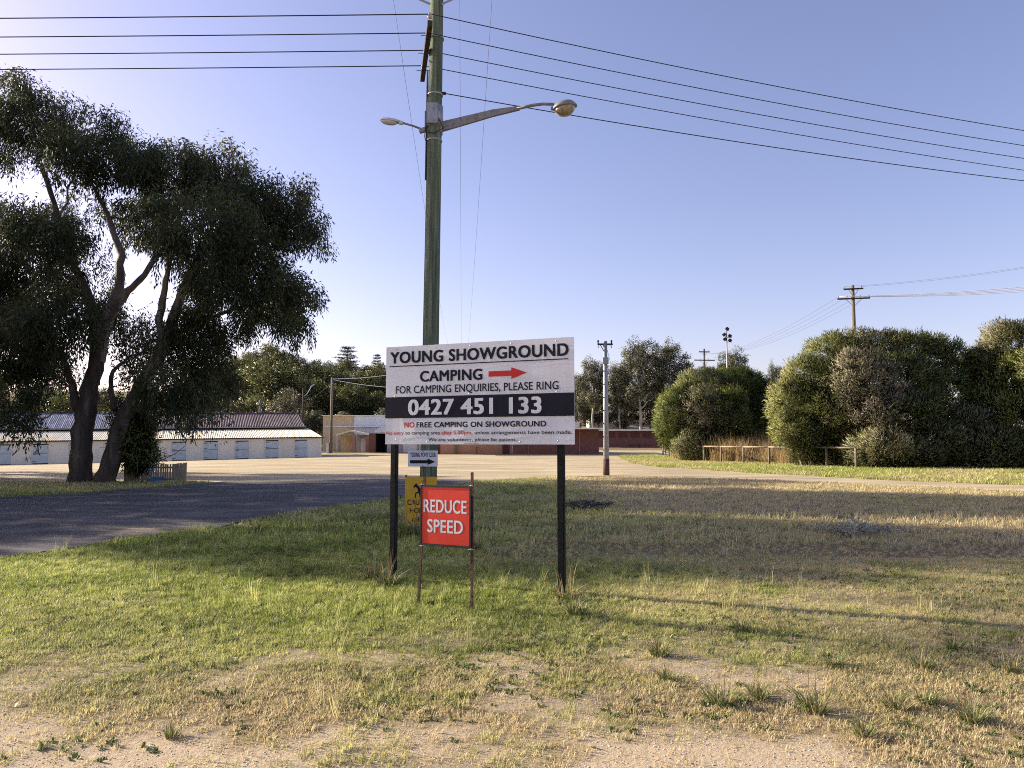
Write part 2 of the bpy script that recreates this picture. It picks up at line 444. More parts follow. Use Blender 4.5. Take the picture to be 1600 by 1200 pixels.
gy = np.concatenate([np.arange(-60, 1.0, 4.0), np.arange(1.0, 14, 0.13), np.arange(14, 34, 0.3), np.arange(34, 140, 1.5), axis(140, 4000, 3.0, 140, 260, 1.12)])
GX, GY = np.meshgrid(gx, gy)
GZ = H(GX, GY)
bare, green = lawn_masks(GX.ravel(), GY.ravel())
nx_, ny_ = len(gx), len(gy)
ii = np.arange(nx_ * ny_).reshape(ny_, nx_)
GF = np.stack([ii[:-1, :-1], ii[:-1, 1:], ii[1:, 1:], ii[1:, :-1]], -1).reshape(-1, 4)
ground_me = npmesh('ground', np.stack([GX.ravel(), GY.ravel(), GZ.ravel()], 1), GF, {'bare': bare, 'green': green}, True)
def ground_mat():
    m = bpy.data.materials.new('lawn_soil')
    n, l, b = nodes_of(m)
    b.inputs['Roughness'].default_value = 0.95; b.inputs['Specular IOR Level'].default_value = 0.15
    tc = n.new('ShaderNodeTexCoord')
    def noise(sc, det=5, rough=0.6):
        z = n.new('ShaderNodeTexNoise'); z.inputs['Scale'].default_value = sc; z.inputs['Detail'].default_value = det; z.inputs['Roughness'].default_value = rough
        l.new(tc.outputs['Object'], z.inputs['Vector']); return z
    f = noise(26.0); c = noise(330.0, 2); far = noise(0.35, 6)
    dry = ramp(n, [(0.3, (0.085, 0.062, 0.034)), (0.5, (0.22, 0.165, 0.088)), (0.7, (0.40, 0.32, 0.18))])
    grn = ramp(n, [(0.3, (0.035, 0.042, 0.014)), (0.5, (0.085, 0.10, 0.03)), (0.7, (0.18, 0.19, 0.065))])
    snd = ramp(n, [(0.28, (0.30, 0.225, 0.14)), (0.5, (0.58, 0.47, 0.315)), (0.72, (0.76, 0.65, 0.46))])
    l.new(f.outputs['Fac'], dry.inputs['Fac']); l.new(f.outputs['Fac'], grn.inputs['Fac']); l.new(c.outputs['Fac'], snd.inputs['Fac'])
    ag = n.new('ShaderNodeAttribute'); ag.attribute_name = 'green'
    ab = n.new('ShaderNodeAttribute'); ab.attribute_name = 'bare'
    m1 = n.new('ShaderNodeMix'); m1.data_type = 'RGBA'
    l.new(ag.outputs['Fac'], m1.inputs['Factor']); l.new(dry.outputs['Color'], m1.inputs['A']); l.new(grn.outputs['Color'], m1.inputs['B'])
    m2 = n.new('ShaderNodeMix'); m2.data_type = 'RGBA'
    l.new(ab.outputs['Fac'], m2.inputs['Factor']); l.new(m1.outputs['Result'], m2.inputs['A']); l.new(snd.outputs['Color'], m2.inputs['B'])
    l.new(m2.outputs['Result'], b.inputs['Base Color'])
    bp = n.new('ShaderNodeBump'); bp.inputs['Strength'].default_value = 0.7; bp.inputs['Distance'].default_value = 0.015
    l.new(c.outputs['Fac'], bp.inputs['Height'])
    bp2 = n.new('ShaderNodeBump'); bp2.inputs['Strength'].default_value = 0.6; bp2.inputs['Distance'].default_value = 0.04
    l.new(f.outputs['Fac'], bp2.inputs['Height']); l.new(bp.outputs['Normal'], bp2.inputs['Normal'])
    l.new(bp2.outputs['Normal'], b.inputs['Normal'])
    return m
ground = link('ground', ground_me, ground_mat())
tag(ground, None, None, kind='structure')

def inside(poly, x, y):
    x = np.asarray(x); y = np.asarray(y); r = np.zeros(x.shape, bool)
    j = len(poly) - 1
    for i in range(len(poly)):
        xi, yi = poly[i]; xj, yj = poly[j]
        c = ((yi > y) != (yj > y)) & (x < (xj - xi) * (y - yi) / (yj - yi + 1e-12) + xi)
        r ^= c; j = i
    return r
def densify(poly, step, wob, seed):
    out = []
    for i in range(len(poly)):
        a = np.array(poly[i], float); b = np.array(poly[(i + 1) % len(poly)], float)
        k = max(1, int(np.linalg.norm(b - a) / step))
        for j in range(k):
            p = a + (b - a) * j / k
            w = wob * min(1.5, max(0.3, p[1] / 25.0))
            p = p + np.array([fbm(p[0], p[1], 1.5, seed) - 0.5, fbm(p[0], p[1], 1.5, seed + 40) - 0.5]) * 2 * w
            out.append((float(p[0]), float(p[1])))
    return out
def sheet(name, poly, off, m, step=0.5, inner=2.0, wob=0.35, seed=0):
    P = densify(poly, step, wob, seed)
    xs = np.array([p[0] for p in P]); ys = np.array([p[1] for p in P])
    qx, qy = np.meshgrid(np.arange(xs.min(), xs.max(), inner), np.arange(ys.min(), ys.max(), inner))
    k = inside(P, qx.ravel(), qy.ravel())
    pts = P + [(float(a), float(b)) for a, b in zip(qx.ravel()[k], qy.ravel()[k])]
    n = len(P)
    vs, es, fs, *_ = delaunay_2d_cdt([Vector(p) for p in pts], [(i, (i + 1) % n) for i in range(n)], [], 1, 1e-4)
    me = bpy.data.meshes.new(name)
    me.from_pydata([(v.x, v.y, Hf(v.x, v.y) + off) for v in vs], [], [tuple(f) for f in fs])
    bm = bmesh.new(); bm.from_mesh(me)
    for f in bm.faces:
        f.normal_update()
        if f.normal.z < 0: f.normal_flip()
    bm.to_mesh(me); bm.free()
    o = link(name, me, m); tag(o, None, None, kind='structure'); return o, P
def surf_mat(name, c1, c2, c3, sc, fine, patch=None, bump=0.5):
    m = bpy.data.materials.new(name)
    n, l, b = nodes_of(m)
    b.inputs['Roughness'].default_value = 0.93; b.inputs['Specular IOR Level'].default_value = 0.2
    tc = n.new('ShaderNodeTexCoord')
    z = n.new('ShaderNodeTexNoise'); z.inputs['Scale'].default_value = sc; z.inputs['Detail'].default_value = 8; z.inputs['Roughness'].default_value = 0.65
    mp = n.new('ShaderNodeMapping'); mp.inputs['Scale'].default_value = (0.45, 1.0, 1.0)
    l.new(tc.outputs['Object'], mp.inputs['Vector']); l.new(mp.outputs['Vector'], z.inputs['Vector'])
    r = ramp(n, [(0.32, c1), (0.5, c2), (0.68, c3)])
    l.new(z.outputs['Fac'], r.inputs['Fac'])
    out = r.outputs['Color']
    if patch:
        z3 = n.new('ShaderNodeTexNoise'); z3.inputs['Scale'].default_value = patch[1]; z3.inputs['Detail'].default_value = 5
        l.new(tc.outputs['Object'], z3.inputs['Vector'])
        pr = ramp(n, [(patch[2], (0, 0, 0)), (patch[2] + 0.08, (1, 1, 1))])
        l.new(z3.outputs['Fac'], pr.inputs['Fac'])
        mx = n.new('ShaderNodeMix'); mx.data_type = 'RGBA'
        l.new(pr.outputs['Color'], mx.inputs['Factor']); l.new(out, mx.inputs['A']); mx.inputs['B'].default_value = (*patch[0], 1)
        out = mx.outputs['Result']
    z2 = n.new('ShaderNodeTexNoise'); z2.inputs['Scale'].default_value = fine; z2.inputs['Detail'].default_value = 3
    l.new(tc.outputs['Object'], z2.inputs['Vector'])
    mr = n.new('ShaderNodeMapRange'); mr.inputs['To Min'].default_value = 0.7; mr.inputs['To Max'].default_value = 1.3
    l.new(z2.outputs['Fac'], mr.inputs['Value'])
    hs = n.new('ShaderNodeHueSaturation'); l.new(out, hs.inputs['Color']); l.new(mr.outputs['Result'], hs.inputs['Value'])
    l.new(hs.outputs['Color'], b.inputs['Base Color'])
    bp = n.new('ShaderNodeBump'); bp.inputs['Strength'].default_value = bump; bp.inputs['Distance'].default_value = 0.02
    l.new(z2.outputs['Fac'], bp.inputs['Height']); l.new(bp.outputs['Normal'], b.inputs['Normal'])
    return m
M['gravel'] = surf_mat('gravel_tan', (0.29, 0.24, 0.15), (0.41, 0.345, 0.215), (0.56, 0.475, 0.305), 0.35, 30)
M['asphalt'] = surf_mat('asphalt_old', (0.060, 0.058, 0.056), (0.105, 0.100, 0.096), (0.17, 0.162, 0.15), 1.1, 60, ((0.26, 0.215, 0.155), 0.6, 0.58))

def px_poly(pts):
    return [tuple(gp(*p)[:2]) for p in pts]
yard = [(-90, 60), (-60, 34), (-32, 31.5), (-18, 30.5), (-11.5, 31.5), (-7, 31), (-1.2, 32.5), (1.5, 36), (4.6, 37.5), (8.5, 35.5), (11.4, 32.8), (14.9, 29.2), (17.6, 25.2), (22, 19), (30, 12),
        (34, 15.5), (25, 24.5), (20.2, 29.2), (16.9, 32.8), (13.6, 40), (10.4, 50), (9.6, 58), (11, 74), (13.5, 92), (24, 100), (24, 112), (12.6, 112), (12.2, 99.2), (-12, 99.5), (-40, 112), (-90, 96)]
gravel_yard, yardP = sheet('gravel_yard', yard, 0.014, 'gravel', 0.7, 2.0, 0.45, 3)
road = [(-30, -6), (-12, 4), (-7.6, 10.8), (-6.2, 14.2), (-5.0, 18.2), (-3.1, 23.5), (-1.3, 33.4), (-4, 34.2), (-9, 33.2), (-12.4, 32.2), (-13.0, 28.5), (-14.6, 24.5), (-17.5, 19), (-26, 12), (-44, 6)]
asphalt_road, roadP = sheet('asphalt_road', road, 0.028, 'asphalt', 0.35, 1.5, 0.35, 8)

# ------------------------------------------------------------------ lettering helper
def text_mesh(name, s, rect, m, parent, bold=0.0, y=-0.003):
    """flat print fitted to rect (x0,x1,z0,z1) in the parent's XZ plane; one mesh per word"""
    cu = bpy.data.curves.new(name, 'FONT'); cu.body = s; cu.size = 1.0; cu.resolution_u = 4
    cu.space_character = 1.0 + bold * 2.0
    t = bpy.data.objects.new('tmp', cu); col.objects.link(t)
    bpy.context.view_layer.update()
    dg = bpy.context.evaluated_depsgraph_get()
    me = bpy.data.meshes.new_from_object(t.evaluated_get(dg))
    bpy.data.objects.remove(t); bpy.data.curves.remove(cu)
    n = len(me.vertices); co = np.empty(n * 3, np.float32); me.vertices.foreach_get('co', co); co = co.reshape(-1, 3)
    polys = [tuple(p.vertices) for p in me.polygons]
    bpy.data.meshes.remove(me)
    lo, hi = co.min(0), co.max(0)
    lo = lo - np.array([bold, bold * .5, 0]); hi = hi + np.array([bold, bold * .5, 0])
    x0, x1, z0, z1 = rect
    sx, sz = (x1 - x0) / (hi[0] - lo[0]), (z1 - z0) / (hi[1] - lo[1])
    # islands -> words by the gaps between them
    par = list(range(n))
    def find(i):
        while par[i] != i: par[i] = par[par[i]]; i = par[i]
        return i
    for p in polys:
        for v in p[1:]: par[find(v)] = find(p[0])
    isl = {}
    for i in range(n): isl.setdefault(find(i), []).append(i)
    ext = sorted((co[v, 0].min(), co[v, 0].max(), k) for k, v in isl.items())
    word = {}; w = 0; right = ext[0][1]
    for a_, b_, k in ext:
        if a_ - right > 0.17: w += 1
        right = max(right, b_); word[k] = w
    shifts = [(0, 0)] if not bold else [(-bold, -bold * .5), (bold, -bold * .5), (0, 0), (-bold, bold * .5), (bold, bold * .5)]
    obs = []
    for q in range(w + 1):
        mb = MB()
        pol = [p for p in polys if word[find(p[0])] == q]
        used = sorted({v for p in pol for v in p}); ix = {v: i for i, v in enumerate(used)}
        for j, (dx, dz) in enumerate(shifts):
            mb.add([(x0 + (co[v, 0] + dx - lo[0]) * sx, y - j * 0.0003, z0 + (co[v, 1] + dz - lo[1]) * sz) for v in used], [tuple(ix[v] for v in p) for p in pol])
        me = bpy.data.meshes.new(name); me.from_pydata(mb.v, [], mb.f)
        obs.append(link(name, me, m, parent))
    return obs[0]
def flat(name, pts, m, parent, y):
    me = bpy.data.meshes.new(name); me.from_pydata([(p[0], y, p[1]) for p in pts], [], [tuple(range(len(pts)))])
    return link(name, me, m, parent)

# ------------------------------------------------------------------ main camping sign
def camping_sign():
    pl = gp(610.5, 909); pr = gp(875.5, 931)
    u = (pr - pl); u.z = 0; span = u.length; ang = math.atan2(u.y, u.x)
    root = thing('camping_sign', 'large white showground camping board with phone number on two black posts', 'sign', (pl.x, pl.y, 0), ang)
    # local frame: x along the board, front towards -y
    x0, x1 = -0.105, span * 1.082; zb, zt = 1.675, 2.89
    W, Hh = x1 - x0, zt - zb
    for x in (0.0, span):
        MB().box((x, 0.055, 1.2), (0.075, 0.075, 2.8)).build('post', 'post_black', root, bevel=0.006)
        MB().box((x, 0.055, 2.607), (0.079, 0.079, 0.012)).build('post_cap', 'black_paint', root)
    b = MB()
    nx, nz = 24, 10                                     # sheet with a slight buckle
    for k, yy in enumerate((0.0, 0.004)):
        for j in range(nz + 1):
            for i in range(nx + 1):
                b.v.append((x0 + W * i / nx, yy + 0.004 * math.sin(i * 0.9) * math.sin(j * 0.55 + 0.4) * (1 if j < 4 else 0.4), zb + Hh * j / nz))
    N1 = (nx + 1) * (nz + 1)
    for k in range(2):
        for j in range(nz):
            for i in range(nx):
                a = k * N1 + j * (nx + 1) + i
                b.f.append((a, a + 1, a + nx + 2, a + nx + 1))
    for i in range(nx):
        for j0 in (0, nz):
            a = j0 * (nx + 1) + i; b.f.append((a, a + 1, N1 + a + 1, N1 + a))
    for j in range(nz):
        for i0 in (0, nx):
            a = j * (nx + 1) + i0; b.f.append((a, a + nx + 1, N1 + a + nx + 1, N1 + a))
    panel = b.build('panel', 'sign_white', root, smooth=False)
    for z in (zb + 0.12, zb + 0.62, zt - 0.1):           # rails at the back that carry the sheet
        MB().box(((x0 + x1) / 2, 0.0135, z), (W - 0.06, 0.015, 0.04)).build('back_rail', 'galv', root)
    Y = -0.0075
    def X(t): return x0 + W * t
    def Z(t): return zt - Hh * t                         # t measured from the top
    def tx(name, s, a, b_, c, d, m, bold): return text_mesh(name, s, (X(a), X(b_), Z(d), Z(c)), m, panel, bold, Y)
    tx('title_lettering', 'YOUNG SHOWGROUND', 0.025, 0.975, 0.055, 0.175, 'ink_dark', 0.034)
    flat('underline', [(X(0.020), Z(0.208)), (X(0.973), Z(0.208)), (X(0.973), Z(0.199)), (X(0.020), Z(0.199))], 'ink_dark', panel, Y)
    tx('camping_lettering', 'CAMPING', 0.198, 0.540, 0.262, 0.372, 'ink_dark', 0.032)
    az = 0.318; hh = 0.026
    flat('red_arrow', [(X(0.572), Z(az + hh)), (X(0.690), Z(az + hh)), (X(0.690), Z(az + 0.056)), (X(0.768), Z(az)), (X(0.690), Z(az - 0.056)), (X(0.690), Z(az - hh)), (X(0.572), Z(az - hh))], 'ink_red', panel, Y)
    tx('enquiries_lettering', 'FOR CAMPING ENQUIRIES, PLEASE RING', 0.060, 0.925, 0.408, 0.500, 'ink_dark', 0.010)
    flat('dark_band', [(X(0), Z(0.735)), (X(1), Z(0.735)), (X(1), Z(0.520)), (X(0), Z(0.520))], 'ink_dark', panel, Y)
    text_mesh('phone_lettering', '0427 451 133', (X(0.132), X(0.842), Z(0.708), Z(0.548)), 'sign_white', panel, 0.036, Y - 0.002)
    tx('no_lettering', 'NO', 0.112, 0.170, 0.778, 0.832, 'ink_red', 0.026)
    tx('free_camping_lettering', 'FREE CAMPING ON SHOWGROUND', 0.181, 0.864, 0.778, 0.832, 'ink_dark', 0.026)
    for i, (s, a, b_, m, c, d) in enumerate([('No entry', 0.008, 0.108, 'ink_red', 0.868, 0.914), ('to camping area', 0.118, 0.312, 'ink_grey', 0.868, 0.914), ('after', 0.321, 0.378, 'ink_red', 0.866, 0.903),
                                 ('5.00', 0.386, 0.440, 'ink_red', 0.866, 0.903), ('pm', 0.444, 0.480, 'ink_red', 0.877, 0.914), (', unless arrangements have been made.', 0.483, 0.988, 'ink_grey', 0.868, 0.914)]):
        tx('entry_lettering', s, a, b_, c, d, m, 0.008)
    tx('volunteers_lettering', 'We are volunteers, please be patient.', 0.248, 0.716, 0.936, 0.980, 'ink_grey', 0.008)
    flat('maker_line', [(X(0.445), Z(0.990)), (X(0.515), Z(0.990)), (X(0.515), Z(0.986)), (X(0.445), Z(0.986))], 'ink_grey', panel, Y)
    for a, b_ in ((0.851, 0.860), (0.911, 0.920)):
        flat('sticker_strip', [(X(0.380), Z(b_)), (X(0.444), Z(b_)), (X(0.444), Z(a)), (X(0.380), Z(a))], 'sticker', panel, Y - 0.0015)
    for tx_, tz_ in [(0.065, .03), (0.285, .03), (0.475, .03), (0.69, .03), (0.915, .03), (0.055, .51), (0.468, .505), (0.915, .505), (0.065, .955), (0.240, .972), (0.485, .968), (0.735, .975), (0.92, .965)]:
        MB().lathe([(0.0085, 0), (0.0085, 0.003), (0.004, 0.006)], 8).build('screw', 'screw', root).matrix_local = Matrix.Translation((X(tx_), Y + 0.003, Z(tz_))) @ Matrix.Rotation(R(90), 4, 'X')
    return root
camping_sign()

# ------------------------------------------------------------------ reduce speed sign
def speed_sign():
    pl = gp(650, 944); pr = gp(735.5, 954)
    u = pr - pl; ang = math.atan2(u.y, u.x); span = u.length
    root = thing('speed_sign', 'red reduce speed sign wired to two rusty steel stakes in the grass', 'sign', (pl.x, pl.y, 0), ang)
    inv = (Matrix.Translation((pl.x, pl.y, 0)) @ Matrix.Rotation(ang, 4, 'Z')).inverted()
    def onp(px, py, yl):                                  # where the sight line meets the plane y = yl of the sign
        q = inv @ Vector((0, 0, CAM_H)); d = inv.to_3x3() @ ray(px, py)
        return q + d * ((yl - q.y) / d.y)
    lt = onp(663.5, 745, 0.02); rt = onp(737.5, 738, 0.02)
    def stake(a, b):
        mb = MB(); a = Vector(a); b = Vector(b)
        mb.beam(a + Vector((0, 0, -0.3)) - (b - a) * 0.0, b, 0.028, 0.006, (0, 1, 0)); mb.beam(a + Vector((0.0, 0.014, -0.3)), b + Vector((0.0, 0.014, 0)), 0.006, 0.030, (0, 1, 0))
        return mb.build('stake', 'rust', root)
    stake((0, 0.02, 0), lt + Vector((0, 0.0, 0))); stake((span, 0.02, 0), rt)
    a = onp(657.5, 851, -0.02); c = onp(735.5, 760, -0.02)
    x0, x1, z0, z1 = a.x, c.x, a.z, c.z
    yb = -0.02
    panel = MB().box(((x0 + x1) / 2, yb, (z0 + z1) / 2), (x1 - x0, 0.004, z1 - z0)).build('panel', 'sign_red', root)
    for (cx, cz, w, h) in (((x0 + x1) / 2, z1 - 0.008, x1 - x0 + .01, 0.020), ((x0 + x1) / 2, z0 + 0.008, x1 - x0 + .01, 0.022), (x0 + 0.004, (z0 + z1) / 2, 0.014, z1 - z0 - 0.026), (x1 - 0.004, (z0 + z1) / 2, 0.014, z1 - z0 - 0.026)):
        MB().box((cx, yb - 0.002, cz), (w, 0.018, h)).build('frame_bar', 'black_paint', root)
    w, h = x1 - x0, z1 - z0
    text_mesh('reduce_lettering', 'REDUCE', (x0 + w * 0.055, x0 + w * 0.925, z1 - h * 0.455, z1 - h * 0.235), 'sign_white', panel, 0.024, yb - 0.004)
    text_mesh('speed_lettering', 'SPEED', (x0 + w * 0.135, x0 + w * 0.855, z1 - h * 0.785, z1 - h * 0.565), 'sign_white', panel, 0.024, yb - 0.004)
    for x in (x0 + 0.004, x1 - 0.004):
        for z in (z0 - 0.012, z1 + 0.004):
            MB().tube([(x - 0.014, yb - 0.012, z), (x + 0.012, yb - 0.014, z + 0.006), (x + 0.018, yb + 0.02, z)], 0.0035, 6).build('wire_tie', 'sticker', root)
    return root
speed_sign()

# ------------------------------------------------------------------ main green pole with its signs, lamps and cables
PB = gp(668, 822); PB.z = 0
PD = PB.y
def pole_pt(z):
    top = at(682.5, 2, PD)
    t = z / top.z
    return Vector((PB.x + (top.x - PB.x) * t, PD, z))
power_pole = thing('power_pole', 'tall green-stained timber power pole beside the camping board', 'power pole', (PB.x, PB.y, 0))
def ploc(p): return Vector(p) - Vector((PB.x, PB.y, 0))
PTOP = 12.1
MB().tube([ploc(pole_pt(z)) for z in (-0.3, 1, 3, 5, 7, 9, 11, PTOP)], [0.178, 0.175, 0.170, 0.165, 0.158, 0.150, 0.142, 0.135], 20).build('pole', 'pole_green', power_pole, smooth=True)
LVZ = CAM_H + 8.0
arm_near = at(672, 36, 14.1); arm_far = at(660, 124, 16.35)
zz = (arm_near.z + arm_far.z) / 2
MB().beam(ploc(arm_near), ploc(arm_far), 0.10, 0.12).build('crossarm', 'timber_dark', power_pole)
ax = (arm_far - arm_near)
for t in (0.04, 0.34, 0.64, 0.93):
    p = arm_near + ax * t
    MB().tube([ploc(p + Vector((0, 0, 0.05))), ploc(p + Vector((0, 0, 0.15)))], 0.012, 6).build('insulator_pin', 'galv', power_pole)
    MB().lathe([(0.02, 0.0), (0.045, 0.02), (0.045, 0.05), (0.025, 0.07), (0.04, 0.09), (0.03, 0.12)], 10).build('insulator', 'porcelain', power_pole, True).location = ploc(p + Vector((0, 0, 0.14)))
for t, dz in ((0.18, -0.02), (0.5, 0.0), (0.8, -0.03)):
    p = arm_near + ax * t
    MB().tube([ploc(p + Vector((-0.16, 0, dz))), ploc(p + Vector((0.14, 0, dz)))], 0.010, 6).build('bolt', 'galv', power_pole)
pm = pole_pt(zz)
MB().tube([ploc(arm_near + ax * 0.5), ploc(pm)], 0.016, 8).build('king_bolt', 'galv', power_pole)
HVZ = 11.35
hv = [Vector((-2.62, PD + 0.05, HVZ)), Vector((-0.42, PD + 0.05, HVZ))]
MB().beam(ploc(hv[0] + Vector((-0.1, -0.2, 0))), ploc(hv[1] + Vector((0.1, -0.2, 0))), 0.10, 0.12).build('top_crossarm', 'timber_dark', power_pole)
for s in (-1, 1):
    a = pole_pt(at(684, 13, PD).z); MB().beam(ploc(a + Vector((0.12 * s, -0.15, 0))), ploc(pole_pt(HVZ - 0.08) + Vector((0.75 * s, -0.2, 0))), 0.045, 0.008, (0, 1, 0)).build('brace', 'galv', power_pole)
HVX = [-2.60, -1.12, -0.40]
for x in HVX:
    MB().lathe([(0.03, 0.0), (0.07, 0.03), (0.04, 0.06), (0.07, 0.09), (0.04, 0.12), (0.05, 0.16)], 10).build('insulator', 'porcelain', power_pole, True).location = ploc((x, PD - 0.15, HVZ + 0.06))
bz0, bz1 = at(678, 199, PD).z, at(678, 167, PD).z
pc = pole_pt((bz0 + bz1) / 2)
MB().lathe([(0.178, bz0), (0.178, bz1)], 20, ploc((pc.x, pc.y, 0)), 1.0, 1.0).build('metal_band', 'galv', power_pole, True)
MB().box(ploc((pc.x - 0.03, pc.y - 0.19, (bz0 + bz1) / 2)), (0.24, 0.06, bz1 - bz0)).build('junction_plate', 'galv', power_pole, bevel=0.01)
cz = at(690, 205, PD).z
MB().tube([ploc((pc.x + 0.10, pc.y - 0.2, cz + .2)), ploc((pc.x + 0.2, pc.y - 0.15, cz)), ploc((pc.x + 0.02, pc.y - 0.20, cz - 0.12)), ploc((pc.x - 0.19, pc.y - 0.1, cz - 0.06)), ploc((pc.x - 0.19, pc.y - 0.1, cz + 0.4))], 0.012, 6).build('cable_loop', 'wire', power_pole)
MB().tube([ploc(pole_pt(z) + Vector((-0.165 - 0.0, -0.05, 0))) for z in (7.2, 8.3, 9.6)], 0.018, 6).build('conduit', 'wire', power_pole)
for z in (8.05, 9.05, 10.3):
    p = pole_pt(z); MB().lathe([(0.168, 0), (0.168, 0.03)], 18, ploc((p.x, p.y, z))).build('steel_strap', 'galv', power_pole)

def lamp_right():
    a = at(691, 197, PD); b = at(866, 163, PD - 0.5); c = at(882, 171, PD - 0.55)
    o = thing('street_light', 'big bowl street light on long tapered arm of the green pole', 'street light', a, group=None)
    L = lambda p: Vector(p) - a
    mid = at(810, 167, PD - 0.34)
    mb = MB()
    lo = at(691, 206, PD); hi = at(691, 190, PD)
    for (p, q, wa, wb) in ((None, None, 0, 0),):
        vs = []
        for base, h in ((at(691, 198, PD), 0.21), (at(770, 177, PD - 0.22), 0.14), (at(812, 169, PD - 0.34), 0.075)):
            for dy, dz in ((-.035, -.5), (.035, -.5), (.035, .5), (-.035, .5)):
                vs.append(L(base) + Vector((0, dy, dz * h)))
        mb.add(vs, [(3, 2, 1, 0)] + [(i * 4 + k, i * 4 + (k + 1) % 4, i * 4 + 4 + (k + 1) % 4, i * 4 + 4 + k) for i in range(2) for k in range(4)] + [(8, 9, 10, 11)])
    mb.build('bracket', 'lamp_grey', o)
    MB().tube([L(at(806, 170, PD - 0.33)), L(at(832, 164.5, PD - 0.40)), L(at(848, 162.5, PD - 0.45)), L(b)], [0.035, 0.032, 0.030, 0.030], 10).build('arm', 'lamp_grey', o, True)
    MB().box(L(at(690, 198, PD)) , (0.03, 0.2, 0.30)).build('mount_plate', 'galv', o)
    hd = MB().lathe([(0.235, -0.035), (0.25, -0.02), (0.25, 0.0), (0.235, 0.03), (0.19, 0.075), (0.11, 0.105), (0.03, 0.115)], 24).build('hood', 'lamp_grey', o, True)
    bw = MB().lathe([(0.03, -0.185), (0.10, -0.175), (0.165, -0.135), (0.205, -0.08), (0.222, -0.037)], 24).build('bowl', 'lamp_bowl', hd, True)
    hd.location = L(at(882, 167, PD - 0.55)); hd.rotation_euler = (R(4), R(-9), 0)
    MB().box((-0.22, 0, 0.01), (0.12, 0.09, 0.07)).build('clamp', 'lamp_grey', hd, bevel=0.01)
    MB().box((0.235, 0, -0.01), (0.05, 0.06, 0.06)).build('latch', 'lamp_grey', hd, bevel=0.008)
    return o
lamp_right()
def lamp_left():
    a = at(666, 205, PD)
    o = thing('street_light', 'small pale street light on short arm of the green pole', 'street light', a)
    L = lambda p: Vector(p) - a
    MB().tube([L(at(657, 201, PD)), L(at(645, 196.5, PD - 0.03)), L(at(629, 192, PD - 0.05))], 0.022, 8).build('arm', 'lamp_grey', o, True)
    MB().box(L(at(661, 203.5, PD)), (0.17, 0.10, 0.09), Matrix.Rotation(R(-16), 3, 'Y')).build('socket', 'galv', o, bevel=0.01)
    MB().tube([L(at(664, 206, PD - .1)), L(at(663.5, 214, PD - .12)), L(at(665, 220, PD - .1)), L(at(668, 221, PD - .1))], 0.009, 6).build('cable', 'wire', o)
    prof = [(0.0, 0.05), (0.2, 0.075), (0.55, 0.085), (0.85, 0.07), (1.0, 0.03)]
    mb = MB(); vs = []; N = 14
    for t, r in prof:
        for k in range(N):
            q = 2 * math.pi * k / N
            vs.append(Vector((-0.42 * t, math.cos(q) * r * 1.15, max(-0.01, math.sin(q)) * r * 0.95)))
    fs = [(i * N + k, i * N + (k + 1) % N, (i + 1) * N + (k + 1) % N, (i + 1) * N + k) for i in range(len(prof) - 1) for k in range(N)] + [tuple(range(N)), tuple(len(prof) * N - N + k for k in range(N))]
    h = mb.add(vs, fs).build('hood', 'lamp_pale', o, True)
    h.location = L(at(625, 192, PD - 0.05)); h.rotation_euler = (0, R(7), 0)
    MB().lathe([(0.02, -0.075), (0.10, -0.06), (0.145, -0.03), (0.16, -0.008)], 16, (-0.23, 0, 0), 1.15, 0.6).build('lens', 'lamp_glass', h, True)
    MB().box((0.02, 0, 0.005), (0.10, 0.07, 0.07)).build('clamp', 'lamp_pale', h, bevel=0.01)
    return o
lamp_left()

def pony_sign():
    p0 = at(637.5, 729, PD - 0.2); p1 = at(684, 704, PD - 0.2)
    w, h = p1.x - p0.x, p1.z - p0.z
    o = thing('pony_club_sign', 'small white pony club arrow sign fixed to the green pole', 'sign', ((p0.x + p1.x) / 2, PD - 0.2, p0.z))
    pan = MB().box((0, 0, h / 2), (w, 0.012, h)).build('panel', 'sign_white', o, bevel=0.003)
    text_mesh('club_lettering', 'YOUNG PONY CLUB', (-w * 0.43, w * 0.43, h * 0.60, h * 0.88), 'ink_dark', pan, 0.012, -0.009)
    flat('arrow', [(-w * .43, h * .40), (w * .16, h * .40), (w * .16, h * .50), (w * .42, h * .30), (w * .16, h * .10), (w * .16, h * .20), (-w * .43, h * .20)], 'ink_dark', pan, -0.009)
    MB().box((0.0, 0.06, h * 0.5), (0.05, 0.10, h * 0.9)).build('bracket', 'galv', o)
    for z in (0.05, 0.95):
        MB().lathe([(0.010, 0), (0.010, 0.004)], 8).build('bolt', 'black_paint', o).matrix_local = Matrix.Translation((0, -0.006, h * z)) @ Matrix.Rotation(R(90), 4, 'X')
pony_sign()
